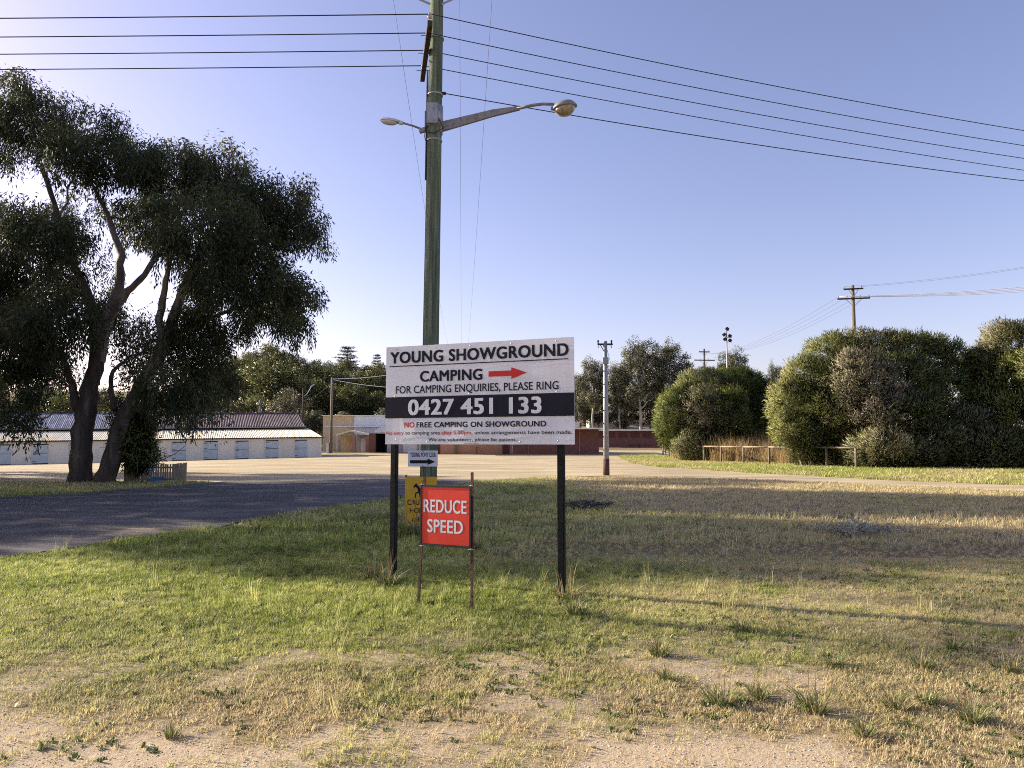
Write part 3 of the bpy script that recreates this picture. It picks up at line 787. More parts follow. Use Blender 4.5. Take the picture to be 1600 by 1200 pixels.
def horse_sign():
    D = PD - 0.75
    p0 = at(632, 832, D); p1 = at(682.5, 745, D)
    w, h = p1.x - p0.x, p1.z - p0.z
    o = thing('horse_sign', 'yellow caution horses sign on two short stakes in front of the green pole', 'sign', ((p0.x + p1.x) / 2, D, 0))
    pan = MB().box((0, 0, p0.z + h / 2), (w, 0.004, h)).build('panel', 'sign_yellow', o)
    for s in (-1, 1):
        MB().box((s * w * 0.47, 0.022, (p1.z + 0.035 - 0.2) / 2), (0.03, 0.036, p1.z + 0.035 + 0.2)).build('stake', 'rust', o)
    zt = p1.z; Y = -0.005
    def tx(n, s, a, b, c, d): text_mesh(n, s, (-w / 2 + w * a, -w / 2 + w * b, zt - h * d, zt - h * c), 'ink_dark', pan, 0.01, Y)
    tx('caution_lettering', 'CAUTION', 0.08, 0.92, 0.41, 0.505)
    tx('horses_lettering', 'HORSES', 0.16, 0.84, 0.56, 0.65)
    tx('ahead_lettering', 'AHEAD', 0.22, 0.78, 0.72, 0.81)
    s_ = w * 0.62                                     # horse-and-rider pictogram, facing left
    def P(x, z): return (-w * 0.25 + x * s_, zt - h * 0.36 + z * s_)
    flat('horse_pictogram', [P(*q) for q in [(0.02, .50), (.10, .62), (.17, .68), (.20, .63), (.30, .52), (.36, .44), (.70, .43), (.80, .46), (.88, .38), (.93, .20), (.88, .22), (.84, .33), (.80, .26), (.86, .10), (.82, -.10), (.78, -.10), (.79, .08), (.68, .22), (.42, .20), (.38, .08), (.42, -.10), (.37, -.10), (.33, .08), (.31, .20), (.18, .16), (.16, -.06), (.11, -.06), (.12, .20), (.27, .27), (.22, .44), (.13, .50), (.06, .45)]], 'ink_dark', pan, Y)
    flat('rider_pictogram', [P(*q) for q in [(.50, .46), (.42, .18), (.47, .17), (.57, .42), (.60, .46), (.60, .70), (.57, .74), (.60, .79), (.57, .86), (.51, .86), (.48, .79), (.51, .73), (.47, .68), (.36, .56), (.38, .53), (.49, .60)]], 'ink_dark', pan, Y - 0.001)
horse_sign()

def wire(name, a, b, sag, rad, m, label, group, n=28, sides=6):
    a, b = Vector(a), Vector(b)
    pts = []
    for i in range(n + 1):
        t = i / n
        p = a.lerp(b, t); p.z -= 4 * sag * t * (1 - t); pts.append(p)
    o = MB().tube(pts, rad, sides).build(name, m, None, True)
    return tag(o, label, 'cable', group)
for t in (0.04, 0.34, 0.64, 0.93):
    p = arm_near + ax * t + Vector((-0.03, 0, 0.24))
    wire('power_cable', p, (p.x - 44, p.y + 0.3, p.z + 0.25), 0.16, 0.0125, 'wire', 'black power cable running from the crossarm across the sky above the big gum tree', 'cables between the poles above the gum tree')
rt = [(204, 22), (227.5, 55), (247.5, 84), (266, 110)]
def cast_span(px0, py0, D0, py_end, extra, name, label, group, rad=0.0105):
    # cable keeps its height along the span: depth where it leaves the frame follows from the height
    a = at(px0, py0, D0)
    b = gp(1600, py_end, a.z - 0.55)
    e = a + (b - a) * 2.2; e.z = a.z - 0.1
    # choose the sag so that the cable passes through b
    t = 1 / 2.2
    sag = (a.z + (e.z - a.z) * t - b.z) / (4 * t * (1 - t))
    return wire(name, a, e, sag, rad, 'wire', label, group, 40)
for (ye, ys), t in zip(rt, (0.04, 0.34, 0.64, 0.93)):
    p = arm_near + ax * t + Vector((0.03, 0, 0.24))
    b = gp(1600, ye, p.z - 0.55); e = p + (b - p) * 2.2; e.z = p.z - 0.1; tt = 1 / 2.2
    sag = (p.z + (e.z - p.z) * tt - b.z) / (4 * tt * (1 - tt))
    wire('power_cable', p, e, sag, 0.0105, 'wire', 'black power cable running from the crossarm over the lawn towards the bushes', 'cables over the lawn', 40)
p = at(695, 146, PD); b = gp(1600, 282.5, p.z - 0.5); e = p + (b - p) * 2.2; e.z = p.z
tt = 1 / 2.2; sag = (p.z - b.z) / (4 * tt * (1 - tt))
wire('service_cable', p, e, sag, 0.011, 'wire', 'lowest black cable, leaving the green pole just above the long lamp arm', None, 40)
MB().box(ploc(at(693, 146, PD)), (0.10, 0.05, 0.05)).build('cable_clamp', 'black_paint', power_pole)
for x in HVX:
    q = Vector((x, PD - 0.15, HVZ + 0.22))
    wire('high_voltage_wire', q, (q.x - 0.0675 * 150 , q.y + 150, q.z + 10.0), 3.6, 0.0045, 'wire', 'thin bare wire running away from the top of the green pole to the hill', 'thin wires going away from the green pole', 40, 4)

# ------------------------------------------------------------------ other poles
def simple_pole(name, label, base, ztop, r0, r1, m, parts, cat='power pole', group=None):
    o = thing(name, label, cat, base, group=group)
    MB().tube([(0, 0, -0.3), (0, 0, (ztop - base.z) * 0.5), (0, 0, ztop - base.z)], [r0, (r0 + r1) / 2, r1], 14).build('pole', m, o, True)
    for f in parts: f(o)
    return o
def crossarm(z, w, rot=0.0, ins=(-.46, -.2, .2, .46), th=0.11, mt='timber_dark', braces=True):
    def f(o):
        c, s = math.cos(rot), math.sin(rot)
        MB().beam((-w / 2 * c, -0.16 - w / 2 * s, z), (w / 2 * c, -0.16 + w / 2 * s, z), th, th).build('crossarm', mt, o)
        for t in ins:
            MB().lathe([(0.018, 0.0), (0.018, 0.09), (0.05, 0.10), (0.05, 0.16), (0.03, 0.2)], 8, (w * t * c, -0.16 + w * t * s, z + th / 2)).build('insulator', 'porcelain', o, True)
        if braces:
            for sg in (-1, 1):
                MB().beam((sg * 0.05, -0.17, z - 0.6), (sg * w * 0.24 * c, -0.17 + sg * w * .24 * s, z - 0.06), 0.04, 0.01, (0, 1, 0)).build('brace', 'galv', o)
    return f
b = gp(947.5, 743); zt = at(945, 533, b.y).z
def steel_extras(o):
    H_ = zt
    k = b.y / FOC
    z = at(945, 538, b.y).z
    MB().beam((-12.0 * k, 0, z), (12.0 * k, 0, z), 0.09, 0.09).build('crossarm', 'black_paint', o)
    for t in (-11.0, 10.0):
        MB().lathe([(0.03, 0.04), (0.03, 0.10), (0.055, 0.12), (0.04, 0.22)], 8, (t * k, 0, z)).build('insulator', 'black_paint', o, True)
        MB().tube([(t * k * .9, -0.03, z - 0.04), (t * k, -0.03, z - 0.20)], 0.025, 6).build('shackle', 'porcelain', o)
    MB().beam((0, -0.08, z - 0.5), (-0.25, -0.06, z - 0.05), 0.04, 0.01, (0, 1, 0)).build('brace', 'black_paint', o)
    zb = at(945, 564, b.y).z
    MB().box((0, -0.13, zb), (0.30, 0.16, 0.34)).build('meter_box', 'galv', o, bevel=0.01)
    MB().lathe([(0.165, 0.0), (0.16, 0.85)], 14).build('rusty_foot', 'rust', o, True)
    for i, zz_ in enumerate(np.arange(1.3, 5.4, 0.68)):
        MB().box((-0.13, -0.05, zz_), (0.07, 0.05, 0.06)).build('step_bolt', 'black_paint', o)
steel = simple_pole('steel_pole', 'slim grey steel pole with small crossarm and meter box at the edge of the lawn', b, zt, 0.158, 0.105, 'galv', [steel_extras], 'pole')
wire('service_cable', (b.x, b.y, zt), (b.x + 14, b.y + 85, 9.5), 1.2, 0.012, 'wire', 'thin cable from the top of the grey steel pole to the brick buildings', None, 24, 4)

def on_ground(px, D): 
    x = (px - 800) / FOC * D
    return Vector((x, D, Hf(x, D)))
b = on_ground(1339, 59); zt = at(1338, 446, 59).z - 0
k = 59 / FOC
simple_pole('timber_pole', 'weathered timber power pole with two crossarms rising behind the large bush', b, zt, 0.20, 0.15, 'timber_grey',
            [crossarm(at(0, 452, 59).z - b.z, 29 * k, R(-14), (-.44, .40)), crossarm(at(0, 467, 59).z - b.z, 48 * k, R(-12), (-.47, -.2, .2, .47))])
for i, (dx, dz) in enumerate(((-1.1, 0), (-0.4, 0), (0.4, 0), (1.1, 0))):
    a = Vector((b.x + dx, 59, at(0, 463, 59).z))
    wire('bright_cable', a, at(1780 + i * 6, 428 + i * 3, 52), 0.35, 0.020, 'wire_pale_glint', 'silver cable with painted-in sun glint running right from the timber pole behind the bush', 'glint-painted cables from the timber pole')
    wire('thin_cable', a, on_ground(1102 + dx * 8, 118) + Vector((0, 0, 15.2 + dz)), 1.3, 0.008, 'wire', 'fine dark cable between the two timber poles behind the bushes', 'fine cables between far poles', 24, 4)
for dx in (-0.7, 0.6):
    a = Vector((b.x + dx, 59, at(0, 448, 59).z))
    wire('thin_cable', a, at(1800, 380, 60), 0.5, 0.006, 'wire', 'fine dark cable running right from the top crossarm of the timber pole', 'fine top cables of the timber pole', 24, 4)
b = on_ground(1102, 118); k = 118 / FOC
simple_pole('timber_pole', 'distant timber power pole with two crossarms behind the rounded bush', b, at(0, 545, 118).z, 0.22, 0.17, 'timber_grey',
            [crossarm(at(0, 550, 118).z - b.z, 17 * k, 0.1, (-.44, .44), 0.16), crossarm(at(0, 563, 118).z - b.z, 33 * k, 0.1, (-.47, -.2, .2, .47), 0.16)])
b = on_ground(1138, 92); k = 92 / FOC
def floods(o):
    for i, (px, py, sd) in enumerate(((1139, 514, 1), (1134, 523, -1), (1143, 525, 1), (1135, 530, -1), (1143, 532, 1))):
        z = at(0, py, 92).z - b.z; x = (px - 1138) * k
        m_ = Matrix.Rotation(R(35 * sd), 3, 'Y')
        h = MB().box((x, -0.1, z), (0.42, 0.3, 0.36), m_).build('floodlight', 'black_paint', o, bevel=0.04)
        MB().box((x + 0.10 * sd, -0.1, z - 0.16), (0.30, 0.24, 0.04), m_).build('glass', 'lamp_glass', h)
        MB().tube([(0, 0, z - 0.25), (x, -0.05, z - 0.15)], 0.035, 6).build('bracket', 'galv', o)
simple_pole('floodlight_pole', 'slender grey mast carrying five floodlights behind the rounded bush', b, at(0, 512, 92).z, 0.13, 0.07, 'galv', [floods], 'floodlight')
b = on_ground(518, 105)
PL = simple_pole('timber_pole', 'bare timber power pole standing in front of the tan shed', b, at(0, 590, 105).z, 0.22, 0.16, 'timber_grey', [lambda o: MB().box((-0.42, -0.1, 0.75), (0.32, 0.3, 1.5)).build('meter_cabinet', 'white_wall', o, bevel=0.02),
     lambda o: MB().box((0.1, -0.2, 9.9), (0.25, 0.12, 0.2)).build('cable_clamp', 'galv', o)])
tb = Vector((b.x, b.y, at(0, 592, 105).z))
wire('thin_cable', tb, at(640, 580, 120), 0.3, 0.03, 'wire_pale_glint', 'upper pale cable from the pole by the tan shed to the board', None, 16, 4)
wire('thin_cable', tb + Vector((0, 0, -0.1)), at(640, 606, 120), 0.3, 0.03, 'wire_pale_glint', 'lower pale cable from the pole by the tan shed to the board', None, 16, 4)
wire('thin_cable', tb + Vector((0, 0, -0.4)), at(473, 626, 112), 0.5, 0.015, 'wire', 'dark cable between the pole by the tan shed and the pole behind the stables', None, 16, 4)
b = on_ground(473, 112)
def lamp_arm(o):
    z = at(0, 616, 112).z - b.z; k = 112 / FOC
    MB().tube([(0, 0, z - 0.4), (0.6, 0, z + 0.1), (13 * k, 0, z + 1.2)], 0.045, 6).build('lamp_arm', 'lamp_pale', o)
    MB().box((14 * k, 0, z + 1.3), (0.8, 0.25, 0.14), Matrix.Rotation(R(-40), 3, 'Y')).build('lamp_head', 'lamp_pale', o, bevel=0.04)
    MB().beam((-6 * k, -0.1, z + 0.6), (4 * k, -0.1, z + 1.0), 0.08, 0.08).build('crossarm', 'timber_dark', o)
simple_pole('lamp_pole', 'dark pole with a white street lamp arm behind the end of the stables', b, at(0, 606, 112).z, 0.16, 0.12, 'timber_dark', [lamp_arm], 'street light')
b = on_ground(406, 112)
simple_pole('timber_pole', 'short pole with a white lamp showing above the rusty stable roof', b, at(0, 625, 112).z, 0.20, 0.16, 'timber_grey', [lambda o: MB().lathe([(0.1, 0), (0.22, 0.1), (0.22, 0.3), (0.1, 0.4)], 10, (-0.3, -0.1, at(0, 633, 112).z - b.z)).build('lamp_head', 'lamp_pale', o, True)])

# ------------------------------------------------------------------ stables
def stables():
    R0 = on_ground(503.5, 89)
    u = Vector((-27.8, -12.0, -0.53)).normalized()
    yv = Vector((0.396, -0.918, 0)).normalized()
    zv = u.cross(yv).normalized(); yv = zv.cross(u)
    o = thing('stables', 'long low cream horse stables with pale blue doors and rusty raised roof', 'stables', R0)
    o.matrix_world = Matrix.Translation(R0) @ Matrix((u, yv, zv)).transposed().to_4x4()
    Ln = 43.0; EV = 2.34
    # ribbed cladding wall, with openings for the doors
    first, sp, dw, dh = 1.65, 3.3, 1.42, 2.10
    doors = [first + sp * i for i in range(13)]
    def ribbed(x0, x1, z0, z1, y, step=0.19, dep=0.03):
        mb = MB(); n = max(1, int(round((x1 - x0) / step))); s = (x1 - x0) / n
        prof = []
        for i in range(n):
            a = x0 + i * s
            prof += [(a, 0), (a + s * .72, 0), (a + s * .78, dep), (a + s * .94, dep)]
        prof.append((x1, 0))
        vs = [(p[0], y + p[1], z) for z in (z0, z1) for p in prof]; k = len(prof)
        mb.add(vs, [(i, i + 1, k + i + 1, k + i) for i in range(k - 1)])
        return mb
    xs = 0.0
    for d in doors + [Ln + 0.0]:
        e = d if d < Ln else Ln
        ribbed(xs, e, -0.3, EV, 0.0).build('wall_panel', 'cream_wall', o)
        if d < Ln:
            ribbed(d, d + dw, dh, EV, 0.0).build('wall_panel', 'cream_wall', o)
            xs = d + dw
    MB().box((Ln / 2, -3.6, EV / 2 - 0.15), (Ln - 0.1, 6.9, EV + 0.25)).build('stall_block', 'dark_gap', o)
    ribbed(-6.9, -0.0, -0.3, EV, 0.0).build('end_wall', 'cream_wall', o).matrix_local = Matrix.Rotation(R(90), 4, 'Z')
    for i, d in enumerate(doors):
        fr = MB()
        fr.box((d - 0.03, 0.02, dh / 2), (0.06, 0.08, dh)); fr.box((d + dw + 0.03, 0.02, dh / 2), (0.06, 0.08, dh)); fr.box((d + dw / 2, 0.02, dh + 0.03), (dw + .12, 0.08, 0.06))
        dr = MB().box((d + dw / 2, 0.01, 0.58), (dw - 0.02, 0.05, 1.02)).build('lower_door', 'door_blue', o)
        up = MB().box((d + dw / 2, 0.01, 1.56), (dw - 0.02, 0.05, 0.84)).build('upper_door', 'door_blue', o)
        MB().box((d + dw / 2, -0.03, 2.045), (dw, 0.02, 0.11)).build('dark_gap', 'dark_gap', o)
        fr.build('door_frame', 'cream_wall', o)
        for z, pr in ((0.25, dr), (0.98, dr), (1.26, up), (1.85, up)):
            MB().box((d + dw - 0.12, 0.042, z), (0.42, 0.012, 0.05)).build('strap_hinge', 'black_paint', pr)
    # fascia and gutter along the eave
    MB().box((Ln / 2 - 0.1, 0.22, EV + 0.02), (Ln + 0.35, 0.06, 0.13)).build('fascia', 'fascia', o)
    # lower cream roof in sheets
    def roof_sheets(x0, x1, ya, za, yb, zb, w, m, name, skew=0.0, rib=0.19, dep=0.035):
        n = int(round((x1 - x0) / w)); s = (x1 - x0) / n
        nrm = Vector((0, za - zb, yb - ya)).normalized()
        if nrm.z < 0: nrm = -nrm
        meshes = {}
        for i in range(n):
            a = x0 + i * s
            mb = MB(); k = max(2, int(round(s / rib))); r = s / k; prof = []
            for j in range(k): prof += [(j * r, 0), (j * r + r * .55, 0), (j * r + r * .7, dep), (j * r + r * .9, dep)]
            prof.append((s + 0.01, 0.004))
            sk = skew * max(0, 1 - i / 1.0)
            lo = [Vector((p[0] , ya, za)) + nrm * p[1] for p in prof]
            hi = [Vector((max(p[0], sk) , yb, zb)) + nrm * p[1] for p in prof]
            q = len(prof); mb.add(lo + hi, [(j, j + 1, q + j + 1, q + j) for j in range(q - 1)])
            key = (i == 0)
            if key in meshes: ob = link(name, meshes[key].data, None, o)
            else: ob = mb.build(name, m, o); meshes[key] = ob
            ob.location = (a, 0, random.uniform(0, 0.012))
    roof_sheets(-0.12, Ln, 0.26, EV + 0.06, -6.9, 3.52, 0.78, 'cream_roof', 'roof_sheet', 0.7)
    MB().box((Ln / 2 + 0.6, -6.75, 3.52), (Ln - 1.2, 0.08, 0.55)).build('clerestory', 'dark_gap', o)
    for i in range(18):
        MB().box((1.2 + i * 2.4, -6.64, 3.60), (0.12, 0.10, 0.42)).build('clerestory_post', 'fascia', o)
    MB().box((Ln / 2 + 0.5, -6.36, 3.74), (Ln - 1.0, 0.12, 0.10)).build('gutter', 'gutter', o)
    roof_sheets(1.0, 19.6, -6.4, 3.80, -11.2, 5.62, 0.76, 'roof_rust', 'upper_roof_sheet', 0.35)
    roof_sheets(19.6, Ln, -6.4, 3.80, -11.2, 5.62, 0.76, 'roof_zinc', 'upper_roof_sheet')
    roof_sheets(1.0, Ln, -16.0, 3.80, -11.2, 5.62, 3.0, 'roof_rust', 'back_roof_sheet')
    MB().tube([(1.2, -11.2, 5.66), (Ln, -11.2, 5.66)], 0.09, 6).build('ridge_cap', 'roof_rust', o)
    MB().add([(1.3, -6.6, 3.5), (1.3, -15.8, 3.5), (1.3, -11.2, 5.5)], [(0, 1, 2)]).build('gable', 'fascia', o)
    MB().box((Ln / 2 + .65, -11.2, 1.7), (Ln - 1.4, 8.9, 3.9)).build('inner_block', 'fascia', o)
    return o
stables()

# ------------------------------------------------------------------ sheds and brick buildings
def ribbed_wall(x0, x1, z0, z1, y=0.0, step=0.25, dep=0.03):
    mb = MB(); n = max(1, int(round((x1 - x0) / step))); s = (x1 - x0) / n; prof = []
    for i in range(n):
        a = x0 + i * s; prof += [(a, 0), (a + s * .7, 0), (a + s * .78, -dep), (a + s * .92, -dep)]
    prof.append((x1, 0)); k = len(prof)
    return mb.add([(p[0], y + p[1], z) for z in (z0, z1) for p in prof], [(i, i + 1, k + i + 1, k + i) for i in range(k - 1)])
def tan_shed():
    D = 112.0; k = D / FOC
    b = on_ground(505, D)
    o = thing('metal_shed', 'tall flat-roofed metal shed, tan at one end and white beyond', 'shed', b)
    zt = at(0, 650, D).z - b.z
    wt = 47 * k; L = 22.0
    ribbed_wall(0, wt, -0.4, zt).build('tan_wall', 'tan_wall', o)
    ribbed_wall(wt, L, -0.4, zt - 0.0, -0.02).build('white_wall', 'white_wall', o)
    MB().box((L / 2, 6.05, zt / 2 - 0.3), (L - 0.05, 12, zt + 0.1)).build('core', 'tan_wall', o)
    MB().box((L / 2, 5.9, zt + 0.05), (L + 0.3, 12.4, 0.12)).build('roof', 'white_wall', o)
    MB().box((0.1 + wt / 2, -0.12, zt * 0.70), (wt - 0.4, 0.16, 0.14)).build('gutter', 'white_wall', o)
    MB().box(((wt + L) / 2, -0.35, zt * 0.70), (L - wt, 0.7, 0.14)).build('awning', 'white_wall', o)
    MB().box((wt + 0.05, -0.06, zt / 2), (0.1, 0.08, zt)).build('corner_trim', 'gutter', o)
    return o
tan_shed()
def porch():
    D = 107.5; k = D / FOC
    b = on_ground(527, D)
    o = thing('brick_porch', 'small gabled porch with brick piers and white door beside the tan shed', 'porch', b)
    X = lambda px: (px - 527) * k
    Z = lambda py: at(0, py, D).z - b.z
    e = Z(678); p = Z(672)
    pts = [(X(526), e - .05), (X(549), p), (X(577), e), (X(577), e - .22), (X(549), p - .22), (X(526), e - .27)]
    mb = MB(); mb.add([(x, y, z) for y in (-0.3, 3.0) for x, z in pts], [(0, 1, 4, 5), (1, 2, 3, 4), (6, 7, 10, 11), (7, 8, 9, 10), (0, 1, 7, 6), (1, 2, 8, 7), (3, 4, 10, 9), (4, 5, 11, 10), (2, 3, 9, 8), (5, 0, 6, 11)])
    mb.build('roof', 'cream_roof', o)
    ribbed_wall(X(529), X(551), -0.3, e - 0.25, 2.2).build('side_panel', 'tan_wall', o)
    MB().box((X(527.5), 0, (e - .28) / 2 - 0.15), (0.1, 0.1, e - 0.0)).build('post', 'white_wall', o)
    for a, c in ((551, 556), (572, 577)):
        MB().box((X((a + c) / 2), 0.2, e / 2 - 0.2), ((c - a) * k, 0.45, e + 0.1)).build('brick_pier', 'brick', o)
    MB().box((X(564), 1.4, e / 2 - 0.15), (17 * k, 0.1, e)).build('back_wall', 'concrete', o)
    MB().box((X(567), 1.3, 1.02), (10 * k, 0.06, 2.05)).build('door', 'white_wall', o)
    return o
porch()
def link_block():
    D = 105.0; k = D / FOC
    b = on_ground(577, D)
    o = thing('link_building', 'low brick link building with open dark bay and white roller doors behind the board', 'building', b)
    X = lambda px: (px - 577) * k
    e = at(0, 676, D).z - b.z
    MB().box((X(582), 0.3, e / 2 - 0.2), (10.5 * k, 0.3, e + 0.2)).build('brick_wall', 'brick_dark', o)
    MB().box((X(595), 2.6, e / 2 - 0.2), (15 * k, 0.2, e + 0.2)).build('bay_back', 'dark_gap', o)
    MB().box((X(587.3), 1.4, e / 2 - 0.2), (0.1, 2.4, e + 0.2)).build('bay_side', 'dark_gap', o)
    MB().box((X(603.0), 1.4, e / 2 - 0.2), (0.1, 2.4, e + 0.2)).build('bay_side', 'dark_gap', o)
    for i, (a, c) in enumerate(((604.5, 628), (629, 653), (654, 679))):
        dd = MB()
        n = 16
        for j in range(n): dd.box((X((a + c) / 2), 0.06, e * (j + .5) / n - 0.1), ((c - a) * k - 0.12, 0.05 + 0.02 * (j % 2), e / n))
        dd.build('roller_door', 'white_wall' if i else 'concrete', o)
        MB().box((X(c + 0.5), 0.05, e / 2 - 0.2), (0.14, 0.24, e + 0.2)).build('door_pier', 'concrete', o)
    MB().box((X(628), 3.6, e / 2 - 0.2), (102 * k, 1.8, e)).build('core', 'concrete', o)
    vs = [(x, y, z) for y in (-0.4, 4.5) for x, z in ((X(584), e), (X(594), e + 0.75), (X(681), e + 0.75), (X(681), e + 0.05))]
    MB().add(vs, [(0, 1, 2, 3), (4, 5, 6, 7), (0, 1, 5, 4), (1, 2, 6, 5), (2, 3, 7, 6), (3, 0, 4, 7)]).build('roof', 'white_wall', o)
    return o
link_block()
def brick_hall():
    D = 100.5; k = D / FOC
    b = on_ground(682, D)
    o = thing('brick_building', 'flat-roofed orange brick amenities building with maroon doors behind the board', 'building', b)
    X = lambda px: (px - 682) * k
    e = at(0, 671, D).z - b.z
    w1 = X(803)
    MB().box((w1 / 2, 4.0, e / 2 - 0.2), (w1, 8, e + 0.4)).build('wall', 'brick', o)
    MB().box(((X(803) + X(934)) / 2 + 0.003, 2.9, e / 2 - 0.2), (X(934) - X(803), 7.6, e + 0.4)).build('wing_wall', 'brick_dark', o)  # brick tones carry the light: main wall painted sunlit, wing painted shaded
    MB().box((X(808.0), 2.0, e + 0.08), (X(940) - X(678), 11.0, 0.17)).build('roof', 'cream_wall', o)
    for a, c in ((682.5, 688), (785, 796)):
        d_ = MB().box((X((a + c) / 2), -0.03, 1.02), ((c - a) * k, 0.08, 2.04)).build('door', 'maroon', o)
        MB().box((X(c) - 0.12, -0.09, 1.0), (0.05, 0.05, 0.14)).build('handle', 'galv', d_)
    MB().box((X(713), -0.25, e / 2), (0.26, 0.26, e)).build('verandah_post', 'timber_grey', o)
    MB().tube([(X(745), -0.12, -0.2), (X(745), -0.12, 1.0), (X(749), -0.12, 0.8)], 0.03, 6).build('standpipe', 'rust', o)
    MB().tube([(X(801.5), -0.1, -0.2), (X(801.5), -0.1, e)], 0.06, 8).build('downpipe', 'white_wall', o)
    for px in (825, 904):
        MB().tube([(X(px), -0.98, -0.2), (X(px), -0.98, e)], 0.04, 8).build('downpipe', 'brick', o)
    MB().box((X(902), 1.0, e + 0.62), (0.75, 0.6, 0.9)).build('air_conditioner', 'gutter', o, bevel=0.03)
    return o
brick_hall()
def brick_long():
    D = 126.0; k = D / FOC
    b = on_ground(905, D)
    o = thing('long_brick_building', 'long low dark red brick building with pale roof edge behind the steel pole', 'building', b)
    X = lambda px: (px - 905) * k
    e = at(0, 673, D).z - b.z
    MB().box((X(1010), 3, e / 2 - 0.3), (X(1115), 6, e + 0.6)).build('wall', 'brick_dark', o)
    MB().box((X(1010), 2.6, e + 0.10), (X(1115) + 1, 7.4, 0.24)).build('roof', 'cream_wall', o)
    for i in range(8):
        MB().box((X(935 + i * 19), -0.02, e - 0.75), (13 * k, 0.08, 0.85)).build('vent_panel', 'maroon', o)
    return o
brick_long()
def house(name, label, px, D, w_px, y_eave, y_ridge, y_base, mr, mw, hip=0.25, depth=9.0):
    k = D / FOC
    x = (px - 800) * k; zb = at(0, y_base, D).z
    o = thing(name, label, 'house', (x, D, zb))
    w = w_px * k; e = at(0, y_eave, D).z - zb; r = at(0, y_ridge, D).z - zb
    low = min(-0.3, Hf(x, D) - zb - 0.6)
    MB().box((0, depth / 2, (e + low) / 2), (w * 0.94, depth * .92, e - low)).build('wall', mw, o)
    a, h = w / 2, depth
    MB().add([(-a, -0.4, e), (a, -0.4, e), (a, h, e), (-a, h, e), (-a + w * hip, h / 2, r), (a - w * hip, h / 2, r)], [(0, 1, 5, 4), (2, 3, 4, 5), (1, 2, 5), (3, 0, 4), (0, 3, 2, 1)]).build('roof', mr, o)
    for t in (-0.28, 0.0, 0.27):
        wn_ = MB().box((w * t, -0.0, max(e - 1.35, e * 0.5)), (1.5, 0.5, 1.1)).build('window', 'window', o)
        MB().box((w * t, -0.02 + depth * .02, max(e - 1.35, e * 0.5) - 0.6), (1.7, 0.6, 0.1)).build('sill', 'white_wall', wn_)
    return o
house('house', 'dark grey-roofed house on the wooded hill beside the board', 585, 205, 62, 591, 580, 598, 'roof_grey', 'gutter')
house('house', 'pale-roofed house below the dark conifers on the hill', 571, 235, 36, 577.5, 573, 584, 'white_wall', 'cream_wall')
house('house', 'small pale blue-roofed shed half hidden among the hillside trees', 510, 165, 18, 607, 603.5, 615, 'door_blue', 'gutter', 0.1, 6)
house('house', 'brown-roofed house behind the eucalypts beyond the brick wing', 895, 175, 46, 606, 596, 618, 'fascia', 'cream_wall')
house('house', 'white-gabled house glimpsed between the eucalypt trunks', 950, 165, 60, 646, 634, 668, 'white_wall', 'cream_wall', 0.3, 10)
house('shed', 'white-roofed shed glimpsed in the gap between the two large bushes', 1196, 100, 44, 650, 634, 680, 'white_wall', 'white_wall', 0.1, 8)
house('shed', 'white building glimpsed through the gap behind the far right bushes', 1512, 80, 60, 622, 606, 690, 'white_wall', 'white_wall', 0.05, 8)

# ------------------------------------------------------------------ fences and small things
def rail_fence():
    pts_px = [(1036, 711.5), (1040, 713.3), (1045.5, 715.3), (1054, 717.8), (1071, 720), (1100, 722.5), (1127, 724), (1162, 725.5), (1202, 727), (1252, 729), (1292, 731), (1338, 733)]
    P = [gp(*q) for q in pts_px]
    o = thing('rail_fence', 'low timber post and rail fence along the dry grass by the bushes', 'fence', P[5])
    hgt = 1.33
    for p in P:
        MB().tube([p - P[5] + Vector((0, 0, -0.2)), p - P[5] + Vector((0, 0, hgt))], [0.085, 0.08], 9).build('post', 'timber_grey', o, True)
    for a, c in zip(P[5:-1], P[6:]):
        MB().tube([a - P[5] + Vector((0, -0.02, hgt + 0.02)), c - P[5] + Vector((0, -0.02, hgt + 0.02))], 0.062, 9).build('rail', 'slat', o, True)
    for a, c in zip(P[:5], P[1:6]):
        MB().tube([a - P[5] + Vector((0, 0, hgt - .02)), c - P[5] + Vector((0, 0, hgt - .02))], 0.06, 9).build('rail', 'slat', o, True)
rail_fence()
def pipe_fence():
    P = [gp(951, 706), gp(975.5, 706.5), gp(999, 707), gp(1026, 706.5), gp(1060, 706)]
    o = thing('pipe_fence', 'low black pipe barrier with mesh by the long brick building', 'fence', P[2])
    for i, p in enumerate(P):
        MB().tube([p - P[2] + Vector((0, 0, -0.2)), p - P[2] + Vector((0, 0, 1.55 if i == 2 else 1.25))], 0.13 if i == 2 else 0.05, 8).build('post', 'black_paint', o)
    for a, c in zip(P[:-1], P[1:]):
        for z in (1.2, 0.25):
            MB().tube([a - P[2] + Vector((0, 0, z)), c - P[2] + Vector((0, 0, z))], 0.035, 6).build('rail', 'black_paint', o)
pipe_fence()
